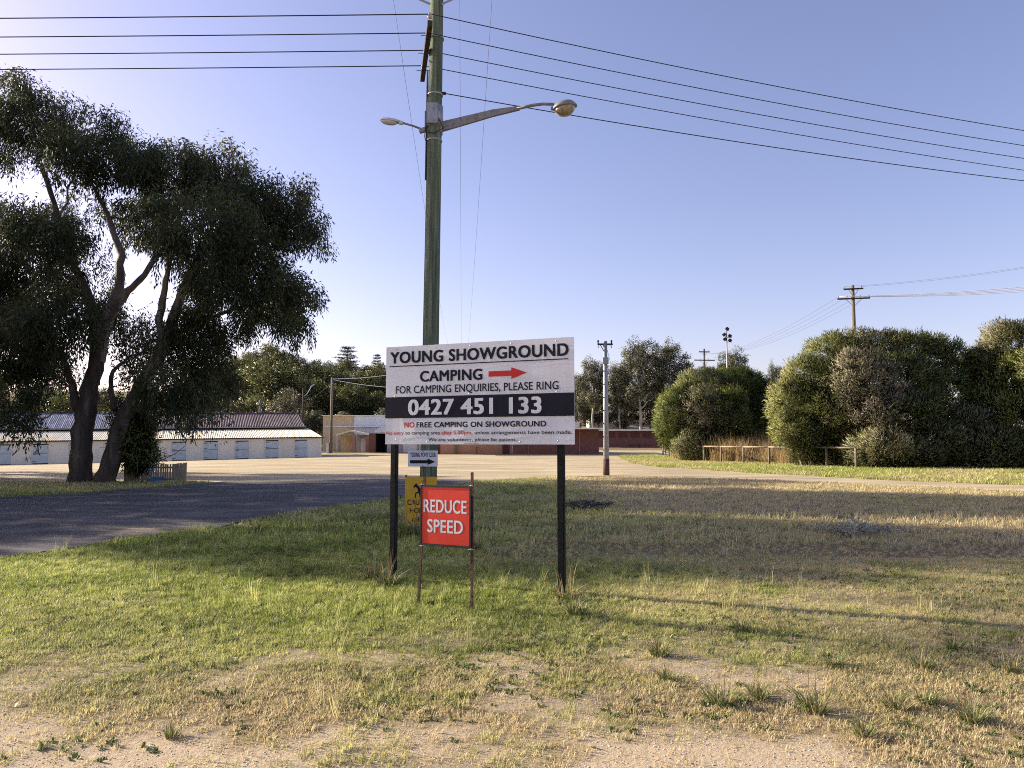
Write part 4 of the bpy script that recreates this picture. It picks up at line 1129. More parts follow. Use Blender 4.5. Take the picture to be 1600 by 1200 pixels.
def bin_pen():
    a = gp(193, 755.5); c = gp(258.5, 757)
    o = thing('slatted_pen', 'small grey timber slat pen beside the leaning gum trunk', 'enclosure', a)
    w = c.x - a.x; h = 0.80
    n = 21
    def slat(x, y, rz, hh): 
        s = MB().box((0, 0, hh / 2), (w / n * 0.68, 0.022, hh)).build('slat', 'slat', o); s.location = (x, y, 0.02); s.rotation_euler = (0, random.uniform(-.02, .02), rz)
    for i in range(n):
        slat(w * (i + .5) / n, random.uniform(-.006, .006), 0, h + random.uniform(-0.03, 0.02))
    for i in range(12):
        slat(0.0, 0.06 + i * 0.1, R(90), h + random.uniform(-0.03, 0.02)); slat(w, 0.06 + i * 0.1, R(90), h + random.uniform(-0.03, 0.02)); 
    for z in (0.16, 0.66):
        MB().box((w / 2, 0.032, z), (w - 0.05, 0.036, 0.07)).build('rail', 'slat', o)
        for x in (0.03, w - 0.03):
            MB().box((x + (0.0), 0.62, z), (0.03, 1.1, 0.07)).build('rail', 'slat', o)
    sg = thing('blue_notice', 'small blue notice on the slat pen', 'sign', (a.x + w * 0.53, a.y - 0.03, 0.52))
    pn = MB().box((0, 0, 0.13), (0.22, 0.008, 0.27)).build('panel', 'blue_sign', sg)
    for i, (x, z, ww, hh) in enumerate(((-.045, .20, .07, .055), (.045, .20, .07, .055), (0.005, .12, .05, .07), (0, .05, .15, .015))):
        flat('white_mark', [(x - ww / 2, z - hh / 2), (x + ww / 2, z - hh / 2), (x + ww / 2, z + hh / 2), (x - ww / 2, z + hh / 2)], 'sticker', pn, -0.006)
    t = thing('blue_crate', 'blue plastic crate standing against the slat pen', 'crate', (a.x + w * 0.74, a.y - 0.30, 0.0))
    mb = MB(); W_, D_, H_ = 0.40, 0.30, 0.27
    mb.box((0, -D_ / 2, H_ / 2), (W_, 0.015, H_)).box((0, D_ / 2, H_ / 2), (W_, 0.015, H_)).box((-W_ / 2, 0, H_ / 2), (0.015, D_ - .016, H_)).box((W_ / 2, 0, H_ / 2), (0.015, D_ - .016, H_)).box((0, 0, 0.012), (W_ - .02, D_ - .02, 0.02))
    mb.build('body', 'blue_tub', t)
    for y in (-1, 1): MB().box((0, y * (D_ / 2 + .012), H_ - 0.02), (W_ + .05, 0.03, 0.035)).build('rim', 'blue_tub', t)
    for x in (-1, 1): MB().box((x * (W_ / 2 + .012), 0, H_ - 0.02), (0.03, D_ - .01, 0.035)).build('rim', 'blue_tub', t)
bin_pen()
def marker():
    p = gp(1377.5, 731); k = p.y / FOC
    o = thing('marker_post', 'thin white marker post in front of the dead grey part of the huge bush', 'post', p)
    MB().tube([(0, 0, -0.1), (0.02, 0, 1.0), (-0.05, 0, 46 * k)], [0.05, 0.045, 0.04], 8).build('post', 'lamp_pale', o, True)
    for z in (0.55, 0.95, 1.35):
        MB().lathe([(0.054, 0), (0.054, 0.10)], 8, (0.01 if z < 1.2 else -0.02, 0, z)).build('band', 'sticker', o)
marker()

# ------------------------------------------------------------------ the big gum tree
def lobe_px(cx, cy, rx, ry, D, dep=None):
    c = at(cx, cy, D); k = D / FOC
    return np.array(c), np.array([rx * k, (dep if dep else (rx + ry) / 2) * k, ry * k])
def big_gum():
    g = np.random.default_rng(5)
    base = gp(140, 756); base.z = 0; D = base.y
    o = thing('eucalyptus_tree', 'big dark drooping gum tree with two trunks beside the road', 'tree', base)
    lob = [  # cx, cy, rx, ry, dD, clumps
        (60, 185, 82, 56, 0, 54), (-45, 212, 90, 60, 1, 44), (125, 245, 70, 55, -1, 44), (38, 150, 42, 24, 0, 14), (170, 205, 30, 34, 0, 14),
        (270, 275, 85, 52, 0.5, 62), (215, 262, 40, 32, -1, 20), (330, 268, 50, 36, 0, 24), (380, 325, 75, 48, 0, 48), (455, 305, 20, 28, 0, 8), (446, 360, 36, 30, 0.5, 20), (482, 345, 16, 20, 0, 7), (488, 372, 13, 16, 0.4, 5), (486, 462, 12, 12, 0, 4), (474, 508, 14, 22, 0.2, 6), (440, 503, 17, 20, -.3, 6), (392, 512, 14, 22, 0.3, 6), (478, 300, 10, 10, 0, 3), (362, 250, 24, 16, 0, 7), (415, 300, 24, 24, 0, 9),
        (320, 360, 110, 62, -1.5, 74), (230, 350, 60, 55, 1.5, 36), (395, 410, 72, 48, 0, 46), (446, 460, 40, 32, 0, 20), (410, 480, 50, 36, 1, 22), (340, 450, 70, 52, -1, 44),
        (60, 365, 80, 52, -2, 42), (-40, 400, 90, 90, 0, 56), (20, 440, 90, 70, 1, 52), (80, 500, 95, 66, -1.5, 56), (0, 545, 85, 60, 0, 44), (130, 430, 55, 50, 1.8, 24),
        (70, 580, 62, 46, 1, 28), (15, 620, 35, 36, -1, 13), (300, 520, 72, 48, 0, 42), (330, 575, 50, 48, 1, 30), (265, 600, 52, 46, -0.5, 24), (225, 555, 40, 44, 1.8, 18), (185, 500, 48, 40, 2, 20),
        (280, 650, 16, 26, 0, 7), (330, 640, 22, 26, 0.3, 8), (35, 665, 16, 24, -1, 6), (215, 640, 26, 46, 0.6, 14), (160, 325, 46, 30, 2.2, 8)]
    C = []; B = []; T = []; tips = []
    for cx, cy, rx, ry, dD, n in lob:
        c, r = lobe_px(cx, cy, rx, ry, D + dD * 1.7, max(60, (rx + ry) / 2))
        p, d = lobe_points(c, r * np.array([0.86, 1.2, 0.86]), int(n * 1.25), g, 0.35)
        C.append(p); tips.append((c, p[:: 4]))
        bb = d * 0.25 + np.array([0, 0, -0.95]); B.append(bb)
        tone = np.clip(0.38 + 0.22 * d[:, 2] - 0.10 * d[:, 0] + g.normal(size=len(p)) * 0.16, 0, 1)  # crown tone painted lighter on top and on the sunward side
        T.append(tone)
    C = np.concatenate(C) - np.array([base.x, base.y, 0]); B = np.concatenate(B); T = np.concatenate(T)
    big = g.random(len(C)) < 0.62
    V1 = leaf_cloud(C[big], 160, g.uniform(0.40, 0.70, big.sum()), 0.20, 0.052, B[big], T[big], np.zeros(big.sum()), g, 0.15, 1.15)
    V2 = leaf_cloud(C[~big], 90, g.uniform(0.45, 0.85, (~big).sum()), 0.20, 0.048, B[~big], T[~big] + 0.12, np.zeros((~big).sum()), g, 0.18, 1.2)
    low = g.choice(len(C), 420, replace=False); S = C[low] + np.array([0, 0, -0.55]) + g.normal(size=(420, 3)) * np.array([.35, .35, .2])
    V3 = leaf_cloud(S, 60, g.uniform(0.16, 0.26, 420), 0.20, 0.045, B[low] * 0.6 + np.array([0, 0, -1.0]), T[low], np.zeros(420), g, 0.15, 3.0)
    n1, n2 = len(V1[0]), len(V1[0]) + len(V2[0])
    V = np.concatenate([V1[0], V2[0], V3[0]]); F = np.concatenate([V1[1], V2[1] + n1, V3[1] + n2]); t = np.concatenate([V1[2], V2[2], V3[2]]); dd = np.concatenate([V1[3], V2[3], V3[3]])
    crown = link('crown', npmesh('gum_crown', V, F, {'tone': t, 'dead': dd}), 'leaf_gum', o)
    # trunks and limbs traced on the photograph, at the depth of the tree
    lim = lambda pts: [np.array(at(x, y, D + q)) - np.array([base.x, base.y, 0]) for x, y, q in pts]
    def tr(pts, rad, m, name, n=14):
        P = lim(pts); Q = []; RR = []
        for i in range(len(P) - 1):
            for s in range(4):
                tt = s / 4; Q.append(P[i] * (1 - tt) + P[i + 1] * tt + g.normal(size=3) * 0.025); RR.append(rad[i] * (1 - tt) + rad[i + 1] * tt)
        Q.append(P[-1]); RR.append(rad[-1])
        ob = MB().tube(Q, [0.84 * r * (1 + 0.06 * math.sin(i * 2.1)) for i, r in enumerate(RR)], n + 6, caps=False).build(name, m, o, True)
        for v in ob.data.vertices:                      # ridged, lumpy bark
            a_ = math.atan2(v.normal.y, v.normal.x)
            v.co += v.normal * RR[0] * 0.30 * (float(fbm(a_ * 2.2 + 7, v.co.z * 0.55, 1.0, 13)) - 0.5)
        return P
    t1 = tr([(124, 764, 0), (124, 748, 0), (127, 700, 0), (133, 650, 0), (141, 610, 0), (152, 565, 0.2)], [0.66, 0.56, 0.50, 0.50, 0.44, 0.34], 'bark_gum', 'trunk')
    t2 = tr([(160, 764, -.3), (164, 748, -.3), (180, 700, -.4), (193, 650, -.4), (222, 600, -.5), (252, 550, -.5), (270, 500, -.5)], [0.58, 0.48, 0.42, 0.38, 0.33, 0.28, 0.24], 'bark_gum', 'trunk')
    A = [tr([(120, 640, 0), (113, 600, 0), (100, 565, -.5), (70, 520, -1), (40, 480, -1)], [0.24, 0.18, 0.14, 0.11, 0.06], 'bark_gum', 'limb', 9),
         tr([(152, 565, 0.2), (165, 510, .4), (185, 450, .5), (190, 400, .6), (170, 340, .8), (140, 280, 1)], [0.34, 0.28, 0.22, 0.17, 0.12, 0.07], 'bark_limb', 'limb', 10),
         tr([(146, 600, 0), (150, 540, -.4), (145, 480, -.6), (120, 420, -.8), (90, 340, -.6), (65, 260, 0), (50, 190, 0)], [0.30, 0.24, 0.2, 0.16, 0.13, 0.10, 0.05], 'bark_gum', 'limb', 10),
         tr([(170, 500, .4), (200, 455, .3), (225, 430, .2), (260, 380, 0), (290, 320, 0)], [0.20, 0.16, 0.13, 0.10, 0.05], 'bark_limb', 'limb', 9),
         tr([(270, 500, -.5), (285, 455, -.4), (305, 410, -.2), (340, 370, 0), (390, 330, 0)], [0.23, 0.19, 0.15, 0.11, 0.05], 'bark_limb', 'limb', 9),
         tr([(256, 545, -.5), (250, 500, -.8), (256, 460, -1), (262, 420, -1), (270, 360, -1)], [0.20, 0.17, 0.14, 0.11, 0.06], 'bark_limb', 'limb', 9),
         tr([(285, 455, -.4), (330, 430, 0), (380, 410, 0), (440, 385, .3)], [0.14, 0.11, 0.08, 0.04], 'bark_gum', 'limb', 8),
         tr([(262, 525, -.5), (310, 505, 0), (370, 480, .2), (430, 465, .2)], [0.12, 0.09, 0.07, 0.03], 'bark_gum', 'limb', 8),
         tr([(180, 640, -.4), (172, 610, -.2), (176, 580, 0), (200, 560, .6)], [0.17, 0.13, 0.10, 0.06], 'bark_gum', 'limb', 8),
         tr([(238, 575, -.5), (270, 560, -.2), (310, 560, .4), (330, 580, .6)], [0.12, 0.09, 0.07, 0.04], 'bark_gum', 'limb', 8),
         tr([(130, 430, -.8), (90, 400, -.6), (40, 390, -.3), (-20, 380, 0)], [0.13, 0.10, 0.07, 0.04], 'bark_gum', 'limb', 8)]
    allp = np.concatenate([np.array(a) for a in A + [t2[3:], t1[4:]]])
    tw = MB()
    for c, ps in tips:
        c = c - np.array([base.x, base.y, 0])
        j = np.argmin(np.linalg.norm(allp - c, axis=1)); s = allp[j]
        m_ = c * 0.75 + s * 0.25 + np.array([0, 0, 0.1])
        branch(tw, s, m_, 0.055, 0.03, g, 5, 0.14, 5)
        for q in ps[:9]:
            branch(tw, m_, q - np.array([base.x, base.y, 0]), 0.024, 0.007, g, 4, 0.16, 4, 0.05)
    tw.build('twigs', 'bark_limb', o)['kind'] = 'stuff'
    return o
gum = big_gum()
# two more gums of the row, left of the picture; their tops reach the frame edge and their shadows cross road and lawn
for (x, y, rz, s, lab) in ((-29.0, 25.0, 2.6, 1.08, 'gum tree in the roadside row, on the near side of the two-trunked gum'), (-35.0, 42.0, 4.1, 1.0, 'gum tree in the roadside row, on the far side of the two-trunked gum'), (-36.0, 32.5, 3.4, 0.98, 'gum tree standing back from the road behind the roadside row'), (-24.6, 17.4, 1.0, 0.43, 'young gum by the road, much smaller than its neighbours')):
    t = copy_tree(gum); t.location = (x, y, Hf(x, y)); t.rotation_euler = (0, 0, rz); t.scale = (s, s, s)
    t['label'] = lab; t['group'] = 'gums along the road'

# ------------------------------------------------------------------ background trees
def tree_proto(seed, h, w, lobes, n_leaf, L, W, m_leaf, m_bark, trunk_frac=0.35, droop=-0.25, tone0=0.45, dead=0.0, lean=0.0, nclump=30, r0=None):
    g = np.random.default_rng(seed)
    C = []; B = []; T = []; O = []; tw = MB()
    r0 = r0 or h * 0.022
    top = np.array([lean * h, 0, h * 0.8])
    fork = np.array([lean * h * .3, 0, h * trunk_frac])
    branch(tw, (0, 0, -1.0), fork, r0, r0 * .75, g, 5, 0.05, 8)
    branch(tw, fork, top, r0 * .75, r0 * .15, g, 5, 0.12, 6)
    for i in range(lobes):
        a = 2 * math.pi * (i * 0.618 + g.random() * 0.15); hh = trunk_frac + (1 - trunk_frac) * (0.12 + 0.80 * (i + .5) / lobes)
        env = math.sin(math.pi * min(1, max(0.05, (hh - trunk_frac) / (1 - trunk_frac) * 0.86 + 0.14))) ** 0.6
        rr = w * 0.5 * env * g.uniform(0.45, 0.78)
        c = np.array([math.cos(a) * rr + lean * h * hh, math.sin(a) * rr, h * hh])
        r = np.array([w * 0.21, w * 0.21, h * 0.085 + w * 0.05]) * g.uniform(0.8, 1.25)
        p, d = lobe_points(c, r, nclump, g, 0.4)
        C.append(p); B.append(d * 0.5 + np.array([0, 0, droop])); O.append(d)
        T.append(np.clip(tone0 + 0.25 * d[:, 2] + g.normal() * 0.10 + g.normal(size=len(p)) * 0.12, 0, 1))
        s = fork + (top - fork) * max(0, min(0.9, (hh - trunk_frac) / (1 - trunk_frac) - 0.22))
        branch(tw, s, c, r0 * .42, r0 * .12, g, 4, 0.15, 5)
        for q in p[:5]: branch(tw, c, q, r0 * .12, r0 * .04, g, 2, 0.1, 3)
    C = np.concatenate(C); B = np.concatenate(B); T = np.concatenate(T)
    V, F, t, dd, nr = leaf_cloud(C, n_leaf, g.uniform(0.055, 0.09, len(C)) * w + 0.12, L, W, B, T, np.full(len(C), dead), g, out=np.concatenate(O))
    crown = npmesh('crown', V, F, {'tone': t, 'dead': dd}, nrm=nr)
    crown.materials.append(M[m_leaf])
    tmp = tw.build('trunk', m_bark, None, True); trunk = tmp.data
    bpy.data.objects.remove(tmp)
    return trunk, crown
def plant_tree(proto, loc, s, rz, label, group, name='eucalyptus_tree', cat='tree', sz=None):
    o = thing(name, label, cat, loc, rz, group)
    o.scale = (s, s, sz or s)
    for nm, me in (('trunk', proto[0]), ('crown', proto[1])):
        q = bpy.data.objects.new(nm, me); col.objects.link(q); q.parent = o
    return o
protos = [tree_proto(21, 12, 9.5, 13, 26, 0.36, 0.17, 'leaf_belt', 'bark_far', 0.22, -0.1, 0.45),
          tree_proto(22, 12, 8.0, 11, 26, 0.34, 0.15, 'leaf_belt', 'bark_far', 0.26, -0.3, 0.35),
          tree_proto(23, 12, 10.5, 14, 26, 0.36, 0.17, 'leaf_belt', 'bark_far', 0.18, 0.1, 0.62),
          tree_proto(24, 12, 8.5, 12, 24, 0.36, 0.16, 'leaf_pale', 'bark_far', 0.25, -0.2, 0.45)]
belt_lab = ['mid-green rounded eucalypt %s', 'dark upright eucalypt %s', 'yellow-green spreading tree %s', 'pale grey-green eucalypt %s']
def belt(D, px0, px1, n, ytop, yj, seed, kinds, where):
    g = np.random.default_rng(seed)
    for i in range(n):
        px = px0 + (px1 - px0) * (i + .5 + g.uniform(-.3, .3)) / n; d = D * g.uniform(0.96, 1.05)
        b_ = on_ground(px, d); zt_ = at(0, ytop(px) + g.uniform(-yj, yj), d).z
        h = max(4.5, zt_ - b_.z); k_ = int(g.choice(kinds))
        sc = h / 12.0
        o = plant_tree(protos[k_], b_ , sc * g.uniform(0.95, 1.15) * (1.0 if h > 9 else 1.25), g.uniform(0, 6.28), belt_lab[k_] % where, '%s trees %s' % (['rounded', 'upright', 'yellow-green', 'pale'][k_], where), sz=sc)
def skyline(px):
    return float(np.interp(px, [-120, 0, 100, 330, 370, 420, 450, 480, 520, 600, 700, 900], [598, 598, 590, 570, 556, 539, 555, 560, 566, 572, 580, 585]))
belt(122, -60, 620, 14, lambda p: 628 if p < 470 else 640, 9, 1, [0, 1, 1, 2, 3], 'close behind the stable roofs')
belt(150, 230, 640, 11, lambda p: skyline(p) + 34, 12, 2, [0, 1, 2, 0], 'on the lower slope behind the stables')
belt(178, 300, 660, 13, lambda p: skyline(p) + 10, 6, 3, [0, 2, 1, 0], 'half-way up the wooded hill')
belt(205, 320, 660, 13, lambda p: skyline(p) - 1, 4, 4, [0, 1, 3, 0], 'on the crest of the wooded hill')
belt(168, 640, 900, 9, lambda p: 604, 8, 18, [0, 1, 2, 3], 'on the slope behind the board')
belt(200, 650, 910, 9, lambda p: 588, 6, 19, [0, 1, 0], 'on the hilltop behind the board')
belt(165, -90, 240, 7, lambda p: 606, 10, 6, [0, 3, 2], 'on the hill behind the gum trunks')
belt(158, 880, 1260, 10, lambda p: 612, 10, 17, [0, 1, 3, 1], 'behind the long brick building')
belt(215, 600, 1300, 16, lambda p: 606, 8, 7, [0, 1, 3], 'on the far ridge behind the brick buildings')
b_ = on_ground(452, 117)
plant_tree(tree_proto(31, 9, 6.5, 11, 30, 0.30, 0.12, 'leaf_pale', 'bark_far', 0.15, 0.1, 0.7, 0.35), b_, (at(0, 609, 117).z - b_.z) / 9.0, 0.4, 'rounded grey-brown tree behind the end of the rusty stable roof', None)
# eucalypts with pale trunks right of the board
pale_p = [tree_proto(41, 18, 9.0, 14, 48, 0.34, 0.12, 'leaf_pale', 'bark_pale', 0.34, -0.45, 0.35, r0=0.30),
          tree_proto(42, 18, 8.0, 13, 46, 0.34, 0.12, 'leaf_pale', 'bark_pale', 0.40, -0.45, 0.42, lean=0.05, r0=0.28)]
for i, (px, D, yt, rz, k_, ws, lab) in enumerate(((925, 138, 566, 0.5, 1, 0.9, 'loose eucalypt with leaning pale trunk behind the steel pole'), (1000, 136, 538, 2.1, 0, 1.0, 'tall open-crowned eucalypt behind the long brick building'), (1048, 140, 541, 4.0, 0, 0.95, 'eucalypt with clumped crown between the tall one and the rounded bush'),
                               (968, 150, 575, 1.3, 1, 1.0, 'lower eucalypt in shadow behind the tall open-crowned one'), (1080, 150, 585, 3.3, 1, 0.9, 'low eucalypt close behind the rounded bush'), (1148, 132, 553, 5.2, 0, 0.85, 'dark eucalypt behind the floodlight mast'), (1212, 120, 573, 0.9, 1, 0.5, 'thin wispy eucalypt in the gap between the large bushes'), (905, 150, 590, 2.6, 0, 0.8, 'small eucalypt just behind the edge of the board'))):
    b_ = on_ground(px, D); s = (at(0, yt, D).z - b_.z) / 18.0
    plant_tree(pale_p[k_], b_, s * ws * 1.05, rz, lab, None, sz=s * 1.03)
# conifers on the hill
def cedar(seed, h, w, tiers):
    g = np.random.default_rng(seed); tw = MB()
    branch(tw, (0, 0, -1), (0, 0, h * .97), h * .025, h * .004, g, 6, 0.01, 7)
    C = []; B = []
    for i in range(tiers):
        z = h * (0.16 + 0.82 * i / (tiers - 1)); R_ = w / 2 * (1 - i / tiers) ** 0.75 * g.uniform(0.8, 1.1) + 0.3
        nb = 7 if i < tiers * .7 else 5
        for j in range(nb):
            a = 6.28 * (j / nb) + g.random() * 0.6 + i; r_ = R_ * g.uniform(0.7, 1.1)
            e = np.array([math.cos(a) * r_, math.sin(a) * r_, z + 0.03 * h * g.uniform(-.3, 1)])
            branch(tw, (0, 0, z - 0.02 * h), e, h * .006, h * .002, g, 3, 0.05, 4)
            for t in np.linspace(0.3, 1.0, 5):
                C.append(np.array([0, 0, z]) * (1 - t) + e * t + g.normal(size=3) * np.array([.25, .25, .08])); B.append([math.cos(a) * .7, math.sin(a) * .7, 0.05])
    C = np.array(C); B = np.array(B)
    V, F, t, dd = leaf_cloud(C, 20, np.full(len(C), 0.75), 0.42, 0.15, B, np.clip(0.4 + g.normal(size=len(C)) * .15, 0, 1), np.zeros(len(C)), g, squash=0.35)
    cr = npmesh('crown', V, F, {'tone': t, 'dead': dd}); cr.materials.append(M['leaf_cedar'])
    tmp = tw.build('trunk', 'bark_far', None, True); me = tmp.data; bpy.data.objects.remove(tmp)
    return me, cr
cp = cedar(51, 14, 15, 12)
for px, D, yt, ws, lab in ((541, 225, 543, 1.0, 'broad dark cedar with flat layered branches on the skyline'), (588, 232, 555, 0.62, 'narrow dark conifer on the skyline beside the board')):
    b_ = on_ground(px, D); s = (at(0, yt, D).z - b_.z) / 14.0
    plant_tree(cp, b_, s * ws, px * .1, lab, None, 'conifer', sz=s)

# ------------------------------------------------------------------ bushes on the right
def bush(name, label, base_px, lobes, seed, dens=1.0, L=0.24, W=0.040, up=0.35, stems=6, base_tone=0.5):
    g = np.random.default_rng(seed)
    base = gp(*base_px); base.z = Hf(base.x, base.y); off = np.array(base)
    o = thing(name, label, 'bush', base)
    C = []; B = []; T = []; Dd = []; cs = []; O = []
    for cx, cy, rx, ry, D, dead, tn in lobes:
        c, r = lobe_px(cx, cy, rx, ry, D)
        area = (r[0] * r[2] + r[0] * r[1] + r[1] * r[2]) / 3
        n = int(36 * area * dens) + 20
        p, d = lobe_points(c, r, n, g, 0.72)
        keep = p[:, 2] > off[2] + 0.15
        p, d = p[keep], d[keep]
        C.append(p - off); B.append(d * 0.75 + np.array([0, 0, up])); cs.append(c - off); O.append(d)
        lowf = fbm(p[:, 0], p[:, 2] * 1.3 + p[:, 1], 1.3, seed)
        T.append(np.clip(base_tone + tn + (lowf - .5) * 0.9 + g.normal(size=len(p)) * .08, 0, 1))
        Dd.append(np.clip(dead + (fbm(p[:, 0] + 9, p[:, 2] + p[:, 1], 1.6, seed + 3) - .5) * 1.1 * (0.25 + dead), 0, 0.95))
    C = np.concatenate(C); B = np.concatenate(B); T = np.concatenate(T); Dd = np.concatenate(Dd)
    V, F, t, dd, nr = leaf_cloud(C, 84, g.uniform(0.34, 0.60, len(C)), L * 1.2, W * 1.15, B, T, Dd, g, 0.07, out=np.concatenate(O))
    link('foliage', npmesh('foliage', V, F, {'tone': t, 'dead': dd}, nrm=nr), 'leaf_bush', o)
    tw = MB()
    for c in cs:
        s = np.array([c[0] * 0.85 + g.normal() * .2, c[1] * 0.85 + 0.5 + g.normal() * .2, -0.2])
        branch(tw, s, c, 0.06, 0.025, g, 6, 0.12, 6)
        for j in range(5):
            branch(tw, c * .6 + s * .4, c + g.normal(size=3) * 0.9, 0.03, 0.008, g, 3, 0.2, 4)
    tw.build('stems', 'bark_limb', o)['kind'] = 'stuff'
    return o
bush('tea_tree', 'rounded green bush with grey-brown middle at the corner of the rail fence', (1120, 721),
     [(1052, 655, 26, 48, 67, 0.0, .15), (1072, 640, 32, 40, 68, 0.15, .05), (1095, 608, 42, 30, 69, 0.25, .05), (1142, 605, 55, 28, 70, 0.0, -.05), (1168, 625, 40, 42, 71, 0.0, -.15), (1100, 650, 42, 46, 66, 0.65, .1), (1140, 655, 28, 52, 66, 0.0, .15), (1175, 660, 30, 40, 69, 0.0, -.2), (1088, 695, 34, 26, 65, 0.4, 0), (1125, 700, 34, 22, 65, 0.2, -.1), (1158, 695, 30, 26, 67, 0.1, -.2)], 61)
bush('dark_shrub', 'low dark leafy shrub in the gap behind the rail fence', (1187, 715), [(1180, 668, 24, 22, 76, 0, -.35), (1196, 672, 22, 24, 77, 0, -.4), (1165, 690, 22, 18, 75, 0, -.4), (1203, 690, 18, 18, 76, 0, -.35)], 62, L=0.3, W=0.09, up=0.0)
bush('tea_tree', 'huge spreading bush with a dead grey patch over the rail fence', (1370, 736),
     [(1240, 640, 36, 52, 52, 0.15, .15), (1268, 598, 44, 40, 52, 0.1, .2), (1305, 560, 46, 36, 53, 0.1, .2), (1355, 548, 56, 30, 53, 0.45, .1), (1420, 556, 60, 34, 53, 0.2, 0), (1470, 575, 48, 42, 53, 0.0, .05), (1400, 600, 60, 46, 51, 0.2, 0), (1345, 610, 56, 62, 50, 0.85, 0), (1385, 655, 56, 50, 49, 0.75, -.1), (1300, 640, 36, 60, 51, 0.25, .1),
      (1475, 625, 44, 46, 51, 0.0, -.05), (1430, 650, 46, 44, 49, 0.1, 0), (1455, 690, 46, 36, 48, 0.45, -.1), (1262, 690, 36, 30, 51, 0.35, 0), (1240, 675, 30, 30, 51, 0.1, .1), (1390, 700, 42, 28, 47, 0.55, 0), (1425, 712, 46, 20, 47, 0.3, 0), (1360, 705, 28, 28, 48, 0.5, 0), (1480, 715, 34, 24, 48, .2, -.1), (1345, 715, 22, 20, 49, .3, 0), (1280, 712, 30, 16, 52, .3, -.1)], 63, base_tone=0.62)
bush('tea_tree', 'dark green bush with thin grey top at the end of the row', (1575, 741),
     [(1572, 535, 34, 30, 51, 0.7, .15), (1600, 545, 40, 40, 51, 0.5, .1), (1545, 575, 30, 34, 52, 0.35, 0), (1590, 600, 50, 44, 50, 0.0, .05), (1548, 640, 40, 40, 50, 0.0, 0), (1530, 590, 24, 40, 54, 0.0, -.3), (1510, 670, 36, 36, 49, 0.4, -.05), (1600, 660, 56, 46, 48, 0.0, .05), (1560, 700, 46, 32, 47, 0.3, -.1), (1620, 710, 50, 30, 46, 0.2, 0), (1505, 705, 36, 32, 48, 0.3, -.1), (1540, 722, 40, 20, 46.5, .2, -.1), (1660, 600, 60, 90, 48, 0.1, 0)], 64, base_tone=0.66)
def sapling():
    return bush('sapling', 'drooping green sapling growing out of the slat pen', (218, 748), [(215, 690, 20, 36, 30.8, 0.0, 0), (207, 668, 18, 26, 31, 0, -.1), (224, 712, 14, 16, 30.8, 0.3, .15), (212, 715, 12, 14, 30.9, .2, .1)], 65, 1.6, 0.17, 0.035, -0.5, base_tone=0.4)
sapling()

# ------------------------------------------------------------------ grass
def blade_mesh(name, n, hmin, hmax, spread, width, lean, g, mat_name, seed_head=0.0, attrs=False, rosette=False):
    V = []; F = []; T = []; Dd = []
    for i in range(n):
        a = g.uniform(0, 6.28); r = spread * math.sqrt(g.random())
        bx, by = math.cos(a) * r, math.sin(a) * r
        h = g.uniform(hmin, hmax); la = a + g.normal() * 0.8; ln = lean * h * g.uniform(0.3, 1.3)
        dx, dy = math.cos(la), math.sin(la); w = width * g.uniform(0.7, 1.3)
        px, py = -dy * w / 2, dx * w / 2
        o_ = len(V)
        mz = 0.62 if not rosette else 0.7
        V += [(bx - px, by - py, -0.01), (bx + px, by + py, -0.01), (bx + dx * ln * .4 + px * .8, by + dy * ln * .4 + py * .8, h * mz), (bx + dx * ln * .4 - px * .8, by + dy * ln * .4 - py * .8, h * mz), (bx + dx * ln, by + dy * ln, h * (1 if not rosette else 0.75))]
        F += [(o_, o_ + 1, o_ + 2, o_ + 3), (o_ + 3, o_ + 2, o_ + 4)]
        tv = float(np.clip(0.5 + g.normal() * .22, 0, 1)); dv = 1.0 if g.random() < 0.25 else float(np.clip(g.normal() * .15, 0, 1))
        if seed_head and i < seed_head: dv = 1.0
        T += [tv] * 5; Dd += [dv] * 5
    me = bpy.data.meshes.new(name); me.from_pydata(V, [], F)
    if attrs:
        for a_, v in (('tone', T), ('dead', Dd)):
            q = me.attributes.new(a_, 'FLOAT', 'POINT'); q.data.foreach_set('value', np.array(v, np.float32))
    me.materials.append(M[mat_name])
    return me
